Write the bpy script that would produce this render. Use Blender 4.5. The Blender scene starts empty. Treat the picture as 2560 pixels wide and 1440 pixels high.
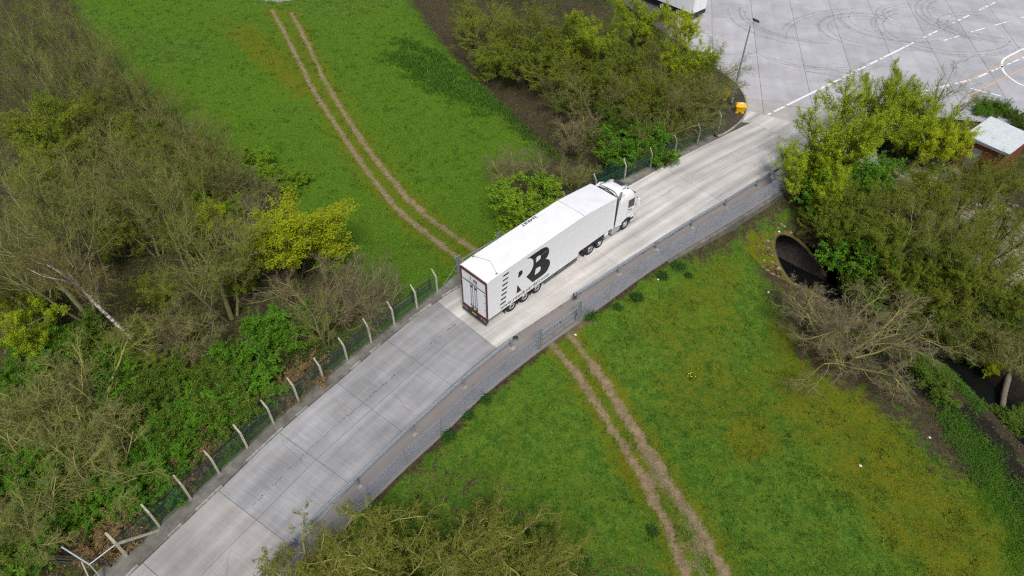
import bpy, bmesh, math, random
import numpy as np
from mathutils import Vector, Matrix

# ---------------------------------------------------------------- camera, sky, sun, exposure
S = bpy.context.scene
COL = S.collection
CAM_H, CAM_P, CAM_F = 35.624, 0.7797, 1708.83          # metres, radians below level, pixels of a 2560 frame
cd = bpy.data.cameras.new('camera'); cam = bpy.data.objects.new('camera', cd); COL.objects.link(cam)
cam.location = (0, 0, CAM_H); cam.rotation_euler = (math.pi / 2 - CAM_P, 0, 0)
cd.sensor_width = 36.0; cd.lens = 36.0 * CAM_F / 2560.0; cd.clip_start = 0.5; cd.clip_end = 3000
S.camera = cam

SUN_EL, SUN_AZ = math.radians(56), math.radians(172)    # azimuth clockwise from +Y
w = bpy.data.worlds.new('World'); S.world = w; w.use_nodes = True
nt = w.node_tree; nt.nodes.clear()
sky = nt.nodes.new('ShaderNodeTexSky'); sky.sky_type = 'NISHITA'; sky.sun_disc = False
sky.sun_elevation = SUN_EL; sky.sun_rotation = SUN_AZ; sky.air_density = 1.0; sky.dust_density = 4.0; sky.ozone_density = 1.0
bg = nt.nodes.new('ShaderNodeBackground'); bg.inputs[1].default_value = 0.065
wo = nt.nodes.new('ShaderNodeOutputWorld')
nt.links.new(sky.outputs[0], bg.inputs[0]); nt.links.new(bg.outputs[0], wo.inputs[0])
sd = bpy.data.lights.new('sun', 'SUN'); sun = bpy.data.objects.new('sun', sd); COL.objects.link(sun)
sd.energy = 1.5; sd.angle = math.radians(16); sd.color = (1.0, 0.96, 0.9)
sdir = Vector((math.sin(SUN_AZ) * math.cos(SUN_EL), math.cos(SUN_AZ) * math.cos(SUN_EL), math.sin(SUN_EL)))
sun.rotation_euler = sdir.to_track_quat('Z', 'Y').to_euler(); sun.location = (0, 0, 60)
S.view_settings.view_transform = 'Standard'; S.view_settings.look = 'None'
S.view_settings.exposure = 0.88; S.view_settings.gamma = 1.0
S.render.engine = 'CYCLES'
S.cycles.max_bounces = 6; S.cycles.diffuse_bounces = 3; S.cycles.glossy_bounces = 2; S.cycles.transmission_bounces = 2
S.cycles.use_denoising = False; S.cycles.filter_width = 1.25

# ---------------------------------------------------------------- surveying helpers
def G(x, y, z=0.0):
    """point of the place that the photograph shows at (x, y), given its height z"""
    u = (x - 1280) / CAM_F; v = (720 - y) / CAM_F
    cp, sp = math.cos(CAM_P), math.sin(CAM_P)
    dx, dy, dz = u, cp + v * sp, -sp + v * cp
    t = (z - CAM_H) / dz
    return (dx * t, dy * t)
def catmull(P, n=8):
    P = np.array(P, float); Q = np.vstack([2 * P[0] - P[1], P, 2 * P[-1] - P[-2]]); out = []
    for i in range(1, len(Q) - 2):
        a, b, c, d = Q[i - 1], Q[i], Q[i + 1], Q[i + 2]
        for k in range(n):
            t = k / n
            out.append(.5 * (2 * b + (c - a) * t + (2 * a - 5 * b + 4 * c - d) * t * t + (3 * b - a - 3 * c + d) * t ** 3))
    out.append(P[-1]); return np.array(out)
def resample(P, step):
    P = np.array(P, float); d = np.r_[0, np.cumsum(np.linalg.norm(np.diff(P, axis=0), axis=1))]
    n = max(1, int(round(d[-1] / step))); s = np.linspace(0, d[-1], n + 1)
    return np.stack([np.interp(s, d, P[:, k]) for k in range(P.shape[1])], 1)
def dist_poly(X, Y, P):
    """distance from points to a polyline"""
    P = np.array(P, float); best = np.full(X.shape, 1e9)
    for i in range(len(P) - 1):
        ax, ay = P[i][:2]; bx, by = P[i + 1][:2]; dx, dy = bx - ax, by - ay; L = dx * dx + dy * dy + 1e-9
        t = np.clip(((X - ax) * dx + (Y - ay) * dy) / L, 0, 1)
        best = np.minimum(best, np.hypot(X - ax - t * dx, Y - ay - t * dy))
    return best
def inside(X, Y, P):
    P = np.array(P, float); c = np.zeros(X.shape, bool); j = len(P) - 1
    for i in range(len(P)):
        xi, yi = P[i][:2]; xj, yj = P[j][:2]
        m = ((yi > Y) != (yj > Y)) & (X < (xj - xi) * (Y - yi) / ((yj - yi) if yj != yi else 1e-9) + xi)
        c ^= m; j = i
    return c
def sstep(a, b, x):
    t = np.clip((x - a) / (b - a), 0, 1); return t * t * (3 - 2 * t)
_rs = np.random.RandomState(3); _tab = _rs.rand(256, 256)
def vnoise(X, Y, sc):
    x = np.asarray(X) * sc + 1000.3; y = np.asarray(Y) * sc + 1000.7; xi = np.floor(x).astype(int); yi = np.floor(y).astype(int)
    fx = x - xi; fy = y - yi; fx = fx * fx * (3 - 2 * fx); fy = fy * fy * (3 - 2 * fy)
    t = lambda a, b: _tab[a % 256, b % 256]
    return (t(xi, yi) * (1 - fx) + t(xi + 1, yi) * fx) * (1 - fy) + (t(xi, yi + 1) * (1 - fx) + t(xi + 1, yi + 1) * fx) * fy
def fbm(X, Y, sc, o=4):
    r = 0; a = 1; tot = 0
    for k in range(o): r = r + a * vnoise(X, Y, sc * 2 ** k); tot += a; a *= .55
    return r / tot

# ---------------------------------------------------------------- object helpers
def tag(o, label=None, cat=None, group=None, kind=None):
    if label: o['label'] = label
    if cat: o['category'] = cat
    if group: o['group'] = group
    if kind: o['kind'] = kind
    return o
def empty(name, loc=(0, 0, 0), rz=0, label=None, cat=None, group=None):
    o = bpy.data.objects.new(name, None); COL.objects.link(o); o.location = loc; o.rotation_euler = (0, 0, rz)
    o.empty_display_size = .2
    return tag(o, label, cat, group)
def link(name, me, parent=None, loc=None, rot=None):
    o = bpy.data.objects.new(name, me); COL.objects.link(o)
    if parent: o.parent = parent
    if loc is not None: o.location = loc
    if rot is not None: o.rotation_euler = rot
    return o
def np_mesh(name, V, F, m=None, smooth=False, attrs=None, uv=None):
    """fast mesh from numpy: V (n,3), F (k,3|4)"""
    V = np.ascontiguousarray(V, np.float32); F = np.ascontiguousarray(F, np.int32); k = F.shape[1]
    me = bpy.data.meshes.new(name); me.vertices.add(len(V)); me.vertices.foreach_set('co', V.ravel())
    me.loops.add(F.size); me.loops.foreach_set('vertex_index', F.ravel())
    me.polygons.add(len(F)); me.polygons.foreach_set('loop_start', np.arange(0, F.size, k, dtype=np.int32))
    me.polygons.foreach_set('use_smooth', np.full(len(F), smooth))
    if attrs:
        for an, av in attrs.items():
            av = np.asarray(av, np.float32)
            if av.ndim == 1:
                at = me.attributes.new(an, 'FLOAT', 'POINT'); at.data.foreach_set('value', av)
            else:
                at = me.attributes.new(an, 'FLOAT_COLOR', 'POINT'); at.data.foreach_set('color', np.ascontiguousarray(av).ravel())
    if uv is not None:
        ul = me.uv_layers.new(name='UVMap'); ul.data.foreach_set('uv', np.ascontiguousarray(uv, np.float32)[F.ravel()].ravel())
    me.update(); me.validate()
    if m: me.materials.append(m)
    return me
class MB:
    def __init__(s): s.v = []; s.f = []
    def add(s, V, F):
        b = len(s.v); s.v += [tuple(p) for p in V]; s.f += [tuple(i + b for i in q) for q in F]; return s
    def box(s, x0, x1, y0, y1, z0, z1, M=None, ch=0.0):
        c = ch
        if c:
            V = []
            for z, k in ((z0, c), (z0 + c, 0), (z1 - c, 0), (z1, c)):
                V += [(x0 + k, y0 + k, z), (x1 - k, y0 + k, z), (x1 - k, y1 - k, z), (x0 + k, y1 - k, z)]
            F = [(3, 2, 1, 0), (12, 13, 14, 15)]
            for r in range(3):
                for i in range(4): F.append((r * 4 + i, r * 4 + (i + 1) % 4, r * 4 + 4 + (i + 1) % 4, r * 4 + 4 + i))
        else:
            V = [(x0, y0, z0), (x1, y0, z0), (x1, y1, z0), (x0, y1, z0), (x0, y0, z1), (x1, y0, z1), (x1, y1, z1), (x0, y1, z1)]
            F = [(3, 2, 1, 0), (4, 5, 6, 7), (0, 1, 5, 4), (1, 2, 6, 5), (2, 3, 7, 6), (3, 0, 4, 7)]
        if M is not None: V = [tuple(M @ Vector(p)) for p in V]
        return s.add(V, F)
    def tube(s, pts, r, n=8, cap=True, closed=False):
        pts = [Vector(p) for p in pts]; rs = r if isinstance(r, (list, tuple)) else [r] * len(pts)
        V = []; F = []; m = len(pts); prev = None
        for i, p in enumerate(pts):
            d = (pts[min(i + 1, m - 1)] - pts[max(i - 1, 0)]).normalized()
            if prev is None:
                u = d.cross(Vector((0, 0, 1)))
                if u.length < 1e-3: u = d.cross(Vector((1, 0, 0)))
            else: u = prev - d * prev.dot(d)
            u.normalize(); prev = u; q = d.cross(u)
            for k in range(n):
                a = 2 * math.pi * k / n; V.append(p + (u * math.cos(a) + q * math.sin(a)) * rs[i])
        for i in range(m - 1):
            for k in range(n): F.append((i * n + k, i * n + (k + 1) % n, (i + 1) * n + (k + 1) % n, (i + 1) * n + k))
        if cap: F += [tuple(reversed(range(n))), tuple(range((m - 1) * n, m * n))]
        return s.add(V, F)
    def bar(s, a, b, wd, ht, up=(0, 0, 1)):
        a, b = Vector(a), Vector(b); d = (b - a).normalized(); u = Vector(up); sd_ = d.cross(u)
        if sd_.length < 1e-3: sd_ = d.cross(Vector((1, 0, 0)))
        sd_.normalize(); u = sd_.cross(d); V = []
        for p in (a, b):
            for i, j in ((-1, -1), (1, -1), (1, 1), (-1, 1)): V.append(p + sd_ * wd / 2 * i + u * ht / 2 * j)
        return s.add(V, [(0, 1, 2, 3), (7, 6, 5, 4), (0, 4, 5, 1), (1, 5, 6, 2), (2, 6, 7, 3), (3, 7, 4, 0)])
    def lathe(s, prof, n=24, M=None, close=True):
        V = []; F = []; m = len(prof)
        for r, z in prof:
            for k in range(n):
                a = 2 * math.pi * k / n; V.append((r * math.cos(a), r * math.sin(a), z))
        for i in range(m - 1):
            for k in range(n): F.append((i * n + k, i * n + (k + 1) % n, (i + 1) * n + (k + 1) % n, (i + 1) * n + k))
        if close: F += [tuple(reversed(range(n))), tuple(range((m - 1) * n, m * n))]
        if M is not None: V = [tuple(M @ Vector(p)) for p in V]
        return s.add(V, F)
    def prism(s, poly, y0, y1, axis='y'):
        """polygon in (x,z) pushed along y (or (x,y) along z when axis='z')"""
        n = len(poly)
        if axis == 'y': V = [(a, y0, b) for a, b in poly] + [(a, y1, b) for a, b in poly]
        elif axis == 'z': V = [(a, b, y0) for a, b in poly] + [(a, b, y1) for a, b in poly]
        else: V = [(y0, a, b) for a, b in poly] + [(y1, a, b) for a, b in poly]
        F = [tuple(range(n)), tuple(reversed(range(n, 2 * n)))] + [(i, n + i, n + (i + 1) % n, (i + 1) % n) for i in range(n)]
        return s.add(V, F)
    def mesh(s, name, m=None, smooth=False):
        me = bpy.data.meshes.new(name); me.from_pydata(s.v, [], s.f)
        bm = bmesh.new(); bm.from_mesh(me); bmesh.ops.recalc_face_normals(bm, faces=bm.faces); bm.to_mesh(me); bm.free()
        if smooth: me.polygons.foreach_set('use_smooth', [True] * len(me.polygons))
        if m: me.materials.append(m)
        return me
    def build(s, name, m=None, parent=None, smooth=False, loc=None, rot=None, bev=0, seg=2):
        o = link(name, s.mesh(name, m, smooth), parent, loc, rot)
        if bev:
            b = o.modifiers.new('bevel', 'BEVEL'); b.width = bev; b.segments = seg; b.limit_method = 'ANGLE'; b.angle_limit = math.radians(35)
            o.data.polygons.foreach_set('use_smooth', [True] * len(o.data.polygons))
            o.modifiers.new('wn', 'WEIGHTED_NORMAL')
        return o
def text_mesh(body, size, name='lettering', m=None, shear=0, offset=0.0, ext=0.002, spacing=1.0):
    c = bpy.data.curves.new(name, 'FONT'); c.body = body; c.size = size; c.extrude = ext; c.shear = shear; c.offset = offset; c.space_character = spacing
    c.resolution_u = 3
    o = bpy.data.objects.new(name, c); COL.objects.link(o); dg = bpy.context.evaluated_depsgraph_get(); dg.update()
    me = bpy.data.meshes.new_from_object(o.evaluated_get(dg)); bpy.data.objects.remove(o); bpy.data.curves.remove(c)
    me.name = name; me.materials.clear()
    if m: me.materials.append(m)
    return me

# ---------------------------------------------------------------- materials
class NG:
    def __init__(s, name):
        s.m = bpy.data.materials.new(name); s.m.use_nodes = True; s.t = s.m.node_tree; s.b = s.t.nodes['Principled BSDF']
        s.out = s.t.nodes['Material Output']
    def n(s, typ, **k):
        q = s.t.nodes.new('ShaderNode' + typ)
        for a, b in k.items():
            if a.startswith('i_'):
                key = a[2:]; key = int(key) if key.isdigit() else key.replace('_', ' ')
                if hasattr(b, 'is_output') or hasattr(b, 'links'): s.t.links.new(b, q.inputs[key])
                else: q.inputs[key].default_value = b
            else: setattr(q, a, b)
        return q
    def l(s, a, b): s.t.links.new(a, b)
    def pos(s, src='pos', scale=(1, 1, 1)):
        if src == 'pos': o = s.n('NewGeometry').outputs['Position']
        else: o = s.n('TexCoord').outputs[{'obj': 'Object', 'uv': 'UV'}[src]]
        if src == 'obj':
            r = s.n('ObjectInfo').outputs['Random']; mm = s.n('Math', operation='MULTIPLY', i_0=r, i_1=57.0).outputs[0]
            o = s.n('VectorMath', operation='ADD', i_0=o, i_1=mm).outputs[0]
        if scale != (1, 1, 1): o = s.n('VectorMath', operation='MULTIPLY', i_0=o, i_1=scale).outputs[0]
        return o
    def noise(s, vec, sc, det=3, rough=.6, dist=0):
        return s.n('TexNoise', i_Vector=vec, i_Scale=sc, i_Detail=det, i_Roughness=rough, i_Distortion=dist).outputs[0]
    def ramp(s, fac, a, b, lo=0., hi=1.):
        return s.n('MapRange', i_0=fac, i_1=a, i_2=b, i_3=lo, i_4=hi).outputs[0]
    def mix(s, fac, a, b, mode='MIX'):
        q = s.n('Mix', data_type='RGBA', blend_type=mode)
        for k, v in ((0, fac), (6, a), (7, b)):
            if hasattr(v, 'links'): s.l(v, q.inputs[k])
            else: q.inputs[k].default_value = v if k == 0 else (tuple(v) + (1,) if len(v) == 3 else v)
        return q.outputs[2]
    def scale(s, col, f):   # multiply a colour by a scalar socket
        return s.n('VectorMath', operation='SCALE', i_0=col, i_Scale=f).outputs[0]
    def bump(s, h, strength=.3, dist=.02):
        s.l(s.n('Bump', i_Height=h, i_Strength=strength, i_Distance=dist).outputs[0], s.b.inputs['Normal'])
    def done(s, col=None, rough=.8, metal=0, spec=.3):
        if col is not None:
            if hasattr(col, 'links'): s.l(col, s.b.inputs['Base Color'])
            else: s.b.inputs['Base Color'].default_value = tuple(col) + (1,)
        if hasattr(rough, 'links'): s.l(rough, s.b.inputs['Roughness'])
        else: s.b.inputs['Roughness'].default_value = rough
        s.b.inputs['Metallic'].default_value = metal; s.b.inputs['Specular IOR Level'].default_value = spec
        return s.m
M = {}
def simple(name, c1, c2=None, sc=6, rough=.7, metal=0, spec=.3, bump=0, src='obj', lo=.35, hi=.65, rnd=.0):
    g = NG(name); c2 = c2 or tuple(x * .8 for x in c1); v = g.pos(src); nz = g.noise(v, sc, 4)
    col = g.mix(g.ramp(nz, lo, hi), c1, c2)
    if rnd:
        r = g.n('ObjectInfo').outputs['Random']; col = g.scale(col, g.ramp(r, 0, 1, 1 - rnd, 1 + rnd))
    if bump: g.bump(g.noise(v, sc * 6, 3), bump)
    M[name] = g.done(col, rough, metal, spec); return M[name]
def concrete(name, c, brush=.10, streak=.18, blotch=.14, dark=(.10, .095, .085), dirt=.0, wear=0.0):
    g = NG(name); uv = g.pos('uv'); P = g.pos('pos')
    f = g.ramp(g.noise(P, .35, 4), .3, .7, 1 - blotch, 1 + blotch)
    f2 = g.ramp(g.noise(P, 14, 3), .25, .75, .93, 1.07)
    br = g.ramp(g.noise(g.n('VectorMath', operation='MULTIPLY', i_0=uv, i_1=(16, .35, 1)).outputs[0], 1, 3, .7), .3, .7, 1 - brush, 1 + brush)
    st = g.ramp(g.noise(g.n('VectorMath', operation='MULTIPLY', i_0=uv, i_1=(.06, 1.1, 1)).outputs[0], 1, 3, .55), .32, .68, 1 - streak, 1 + streak)
    r = g.ramp(g.n('ObjectInfo').outputs['Random'], 0, 1, .96, 1.05)
    m1 = g.n('Math', operation='MULTIPLY', i_0=f, i_1=f2).outputs[0]; m2 = g.n('Math', operation='MULTIPLY', i_0=br, i_1=st).outputs[0]
    m3 = g.n('Math', operation='MULTIPLY', i_0=m1, i_1=m2).outputs[0]; m4 = g.n('Math', operation='MULTIPLY', i_0=m3, i_1=r).outputs[0]
    base = g.mix(g.ramp(g.noise(P, .9, 5), .35, .7), c, tuple(x * y for x, y in zip(c, (.98, .95, .9))))
    col = g.scale(base, m4)
    spots = g.ramp(g.noise(P, 3.2, 6, .75), .62, .78)
    col = g.mix(g.n('Math', operation='MULTIPLY', i_0=spots, i_1=.35).outputs[0], col, dark)
    if dirt: col = g.mix(g.ramp(g.noise(P, 1.6, 6, .7), .5 - dirt * .3, .75, 0, .85), col, dark)
    g.bump(g.noise(P, 40, 3), .25, .01)
    M[name] = g.done(col, .85, 0, .25); return M[name]
concrete('concrete_old', (.275, .28, .29), brush=.15, streak=.20, blotch=.18)
concrete('concrete_pink', (.32, .308, .305), brush=.08, streak=.16, blotch=.18)
concrete('concrete_light', (.47, .462, .445), brush=.07, streak=.30, blotch=.12)
concrete('concrete_yard', (.40, .405, .43), brush=.03, streak=.05, blotch=.14)
concrete('concrete_yard_dark', (.355, .365, .39), brush=.03, streak=.05, blotch=.14)
concrete('concrete_yard_warm', (.385, .375, .365), brush=.03, streak=.05, blotch=.14)
concrete('strip_dirty', (.20, .195, .18), brush=.0, streak=.08, blotch=.25, dark=(.05, .055, .035), dirt=.5)
concrete('footway', (.215, .20, .195), brush=.0, streak=.10, blotch=.08, dark=(.14, .125, .11))
simple('joint', (.06, .058, .05), (.10, .095, .08), 4, .95)
simple('kerb', (.36, .35, .32), (.20, .20, .17), 5, .9, rnd=.18, bump=.2)
simple('concrete_post', (.47, .45, .37), (.30, .30, .22), 9, .9, rnd=.1, bump=.2)
simple('galvanised', (.42, .47, .50), (.32, .36, .39), 12, .45, .55, .5)
simple('steel_dark', (.10, .115, .125), (.065, .075, .08), 8, .5, .5, .4)
simple('wire', (.24, .27, .32), (.21, .24, .29), 20, .6, 0, .3)
simple('wire_green', (.03, .085, .06), (.02, .06, .045), 20, .6)
simple('timber', (.065, .062, .05), (.04, .045, .032), 9, .9, rnd=.2, bump=.3)
simple('paint_white', (.80, .81, .82), (.72, .73, .73), 1.2, .35, 0, .5, lo=.45, hi=.75)
g = NG('paint_side'); v = g.pos('obj'); zz = g.n('SeparateXYZ', i_0=g.n('NewGeometry').outputs['Position']).outputs[2]
gr = g.n('Math', operation='MULTIPLY', i_0=g.ramp(zz, .7, 2.4, .55, .05), i_1=g.ramp(g.noise(g.n('VectorMath', operation='MULTIPLY', i_0=v, i_1=(3, 3, .5)).outputs[0], 1.2, 5, .7), .4, .7)).outputs[0]
M['paint_side'] = g.done(g.mix(gr, (.76, .785, .81), (.52, .50, .46)), .38, 0, .5)
simple('vinyl_black', (.012, .012, .013), (.016, .016, .016), 3, .45)
simple('vinyl_grey', (.09, .09, .10), (.12, .12, .13), 3, .5)
simple('frame_maroon', (.10, .035, .035), (.07, .03, .03), 5, .5)
simple('tape_pink', (.66, .40, .40), (.60, .36, .36), 9, .4)
simple('rubber', (.017, .017, .018), (.028, .027, .025), 12, .85)
simple('rim', (.50, .52, .54), (.40, .42, .44), 10, .4, .5, .5)
simple('hub_dark', (.08, .085, .09), (.05, .05, .055), 8, .6, .3)
simple('plastic_dark', (.028, .029, .032), (.04, .04, .044), 6, .6)
simple('cab_grey', (.20, .215, .23), (.15, .165, .18), 4, .5)
simple('glass_dark', (.012, .015, .018), (.02, .024, .028), 2, .08, 0, .6)
simple('yellow_plastic', (.80, .47, .015), (.70, .40, .012), 4, .5)
simple('label_white', (.75, .75, .72), (.66, .66, .63), 6, .6)
simple('red_lamp', (.45, .02, .015), (.35, .015, .01), 6, .3)
simple('amber_lamp', (.75, .25, .03), (.6, .2, .02), 6, .3)
simple('road_paint', (.78, .79, .80), (.50, .51, .52), 5, .7, src='pos', lo=.52, hi=.72)
simple('road_paint_orange', (.62, .40, .22), (.50, .42, .34), 4, .7, src='pos', lo=.45, hi=.7)
simple('shed_roof', (.66, .70, .72), (.56, .60, .61), 3, .5, .1)
simple('brick_red', (.22, .06, .035), (.15, .045, .03), 8, .85, bump=.2)
simple('shed_trim', (.22, .24, .25), (.16, .17, .18), 5, .6)
simple('stone', (.26, .22, .16), (.15, .125, .07), 5, .95, rnd=.3, bump=.3)
simple('stone_moss', (.12, .10, .02), (.08, .075, .02), 6, .95, rnd=.25, bump=.3)
simple('corrugated', (.055, .046, .04), (.03, .026, .022), 3, .7, .2)
simple('deadwood', (.19, .165, .12), (.12, .10, .07), 7, .9, bump=.3)
simple('soil', (.075, .06, .045), (.05, .042, .032), 2, .95, src='pos', bump=.4)
simple('litter_white', (.72, .72, .70), (.6, .6, .6), 8, .6)
g = NG('water'); v = g.pos('pos'); g.bump(g.noise(v, 5, 4, .6), .5, .05); M['water'] = g.done((.006, .007, .007), .1, 0, .3)
def bark(name, c1, c2, sc=5):
    g = NG(name); v = g.pos('obj'); up = g.n('SeparateXYZ', i_0=g.n('NewGeometry').outputs['Normal']).outputs[2]
    nz = g.noise(v, sc, 3); lich = g.ramp(g.n('Math', operation='ADD', i_0=nz, i_1=g.ramp(up, -1, 1, -.2, .2)).outputs[0], .4, .62)
    r = g.ramp(g.n('ObjectInfo').outputs['Random'], 0, 1, .8, 1.2)
    M[name] = g.done(g.scale(g.mix(lich, c1, c2), r), .95, 0, .1); return M[name]
bark('bark_olive', (.18, .17, .075), (.31, .30, .085))
bark('bark_grey', (.15, .148, .09), (.22, .22, .085))
bark('twig_grey', (.135, .13, .075), (.17, .17, .065), 2)
bark('twig_olive', (.14, .14, .045), (.195, .20, .045), 2)
bark('twig_brown', (.165, .125, .075), (.15, .135, .06), 2)
bark('twig_pink', (.185, .15, .105), (.17, .155, .085), 2)
bark('twig_yellow', (.21, .19, .055), (.20, .19, .05), 2)
bark('bark_dark', (.055, .05, .037), (.08, .08, .045))
g = NG('bark_birch'); v = g.pos('obj', (1, 1, 2.2)); M['bark_birch'] = g.done(g.mix(g.ramp(g.noise(v, 2.2, 4, .7), .5, .6), (.62, .60, .54), (.07, .075, .04)), .85, 0, .2)
def leaf(name, c1, c2, tr=.35):
    g = NG(name); a = g.n('Attribute', attribute_name='rnd').outputs['Fac']; v = g.pos('obj'); nz = g.noise(v, .9, 2)
    f = g.n('Math', operation='ADD', i_0=g.n('Math', operation='MULTIPLY', i_0=a, i_1=.6).outputs[0], i_1=g.ramp(nz, .3, .7, -.1, .5)).outputs[0]
    r = g.ramp(g.n('ObjectInfo').outputs['Random'], 0, 1, .82, 1.18)
    col = g.scale(g.mix(f, c1, c2), r); g.done(col, .6, 0, .25)
    t = g.n('BsdfTranslucent', i_Color=col); mx = g.n('MixShader', i_0=tr, i_1=g.b.outputs[0], i_2=t.outputs[0])
    g.l(mx.outputs[0], g.out.inputs[0]); M[name] = g.m; return g.m
leaf('leaf_lime', (.24, .35, .009), (.42, .52, .016))
leaf('leaf_yellow', (.33, .39, .008), (.50, .55, .014))
leaf('leaf_olive', (.11, .165, .009), (.24, .29, .016))
leaf('leaf_green', (.06, .19, .010), (.15, .33, .016))
leaf('leaf_fresh', (.12, .26, .010), (.27, .41, .018))
leaf('leaf_dark', (.022, .08, .012), (.06, .15, .018))
leaf('leaf_deep', (.012, .05, .02), (.025, .08, .03))
leaf('leaf_under', (.05, .13, .010), (.15, .22, .018))
leaf('leaf_tan', (.24, .15, .065), (.36, .24, .11))
leaf('leaf_bud', (.17, .15, .04), (.25, .21, .05))
leaf('leaf_brown', (.13, .09, .065), (.20, .14, .10))
leaf('leaf_grassy', (.05, .18, .010), (.13, .29, .018))
simple('petal', (.80, .68, .06), (.75, .6, .05), 5, .6)
# ---------------------------------------------------------------- the lie of the land
CEN = catmull([(-25, 2), (-20, 9), (-16.2, 14.7), (-14.4, 17.4), (-11.3, 22), (-8.3, 25.8), (-5.8, 29), (-2.9, 32.3), (3.5, 38.1), (10.6, 44.3), (17.6, 50.2), (22.6, 54.0), (28, 58), (33, 61.5)], 10)
CEN = resample(CEN, .35)
FR = [(-15, 9), (-12, 13.6), (-9.9, 16.6), (-8.0, 19.0), (-6.18, 21.26), (-4.27, 23.46), (-2.39, 25.81), (-.37, 27.99), (1.85, 30.12), (4.69, 32.7), (7.05, 34.83), (9.4, 37.05), (11.9, 39.2), (14.41, 41.15), (16.9, 43.1), (19.3, 45.0), (21.82, 46.98), (24.3, 49.0), (26.8, 51.1), (29.5, 53.4)]
FL = [(-20.39, 15.76), (-19.24, 17.38), (-18.08, 19.02), (-16.97, 20.63), (-15.81, 22.34), (-14.66, 24.05), (-13.48, 25.69), (-12.2, 27.3), (-10.96, 29.0), (-9.62, 30.62), (-8.22, 32.2), (-6.81, 33.87), (-5.47, 35.49), (-3.98, 37.32)]
GATE_L2 = (-.95, 40.1)
FL2 = [GATE_L2, (1.7, 42.5), (4.4, 44.9), (7.1, 47.2), (9.88, 49.5), (12.4, 51.2), (14.9, 53.2), (17.42, 55.25), (19.88, 57.5)]
KERB = catmull([(19.6, 56.5), (20.8, 57.3), (22.8, 59.6), (23.8, 61.9), (24.1, 64.3), (23.9, 66.5), (23.3, 68.3), (21, 74), (16, 84), (10, 100), (4, 113)], 8)
YARD = [(19.6, 56.5)] + [tuple(p) for p in KERB] + [(92, 113), (92, 47), (80, 50), (60, 56.5), (51.5, 60.3), (47.5, 62.6), (41, 61), (34.5, 57.5), (29.5, 53.4), (25, 52)]
CORR = [(-25, 4)] + [(-22, 12.5)] + FL + FL2 + [(24, 62), (34, 60), (29.5, 53.4)] + FR[::-1] + [(-20, 2)]
SZ = -4.75                                                    # water level
STREAM = catmull([G(1975, 690, SZ), G(2085, 745, SZ), G(2200, 803, SZ), G(2327, 877, SZ), G(2411, 928, SZ), G(2473, 990, SZ), G(2545, 1065, SZ), G(2640, 1160, SZ), G(2780, 1330, SZ), (46, 2), (46, -20)], 8)
MOUTH = np.array(G(1943, 590, -1.9)); AX = np.array(G(2200, 803, SZ)) - MOUTH; AX = AX / np.linalg.norm(AX); NX = np.array([-AX[1], AX[0]])
PIPE_R, CROWN, RUN = 1.95, -1.9, 1.5                          # radius, crown height, slope run per metre of fall
DITCH = [G(1060, -30, -1.5), G(1150, 90, -1.5), G(1250, 190, -1.5), G(1340, 280, -1.5), G(1430, 360, -1.5), (8, 52)]
TRK_R = [[(2.2, 31.2), (2.66, 30.65), (4.24, 28.49), (5.6, 25.9), (6.83, 23.37), (7.92, 20.78), (8.83, 17.82), (9.36, 14.74), (9.8, 9)],
         [(3.4, 32.4), (3.9, 31.75), (5.37, 29.34), (6.68, 26.53), (8.07, 23.52), (9.47, 20.27), (10.6, 17.82), (11.64, 14.74), (12.6, 9)]]
TRK_L = [[(-3.4, 38.4), (-4.26, 39.57), (-7.21, 43.49), (-10.06, 46.9), (-14.0, 53.33), (-17.36, 59.61), (-21.06, 66.5), (-24.6, 74.27), (-28.5, 82.86), (-31, 88)],
         [(-2.2, 39.5), (-2.99, 40.52), (-6.31, 44.53), (-9.4, 48.41), (-13.57, 55.33), (-16.98, 61.9), (-20.7, 69.51), (-24.35, 78.4), (-28.3, 87.2)]]
WOOD_L = [(-90, 110), (-60, 95), (-48.5, 75), (-40, 67), (-32.5, 59.5), (-28, 53), (-22.5, 50.5), (-18.5, 46), (-16.5, 41), (-12.5, 36.5), (-9.3, 33.2), (-21, 16), (-24, 8), (-90, 0)]
WOOD_T = [(-12, 110), (-7, 84), (-1, 70), (5, 58.5), (3, 54), (-.5, 48), (1, 43.5), (6, 47.5), (20.5, 58), (23, 66), (20, 75), (14, 86), (8, 110)]
WOOD_R = [(24.5, 47.5), (23, 43.5), (26.5, 40), (34, 33), (44, 26), (90, 10), (90, 48), (60, 55.5), (47.5, 61), (40, 60), (31, 55)]
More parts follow.
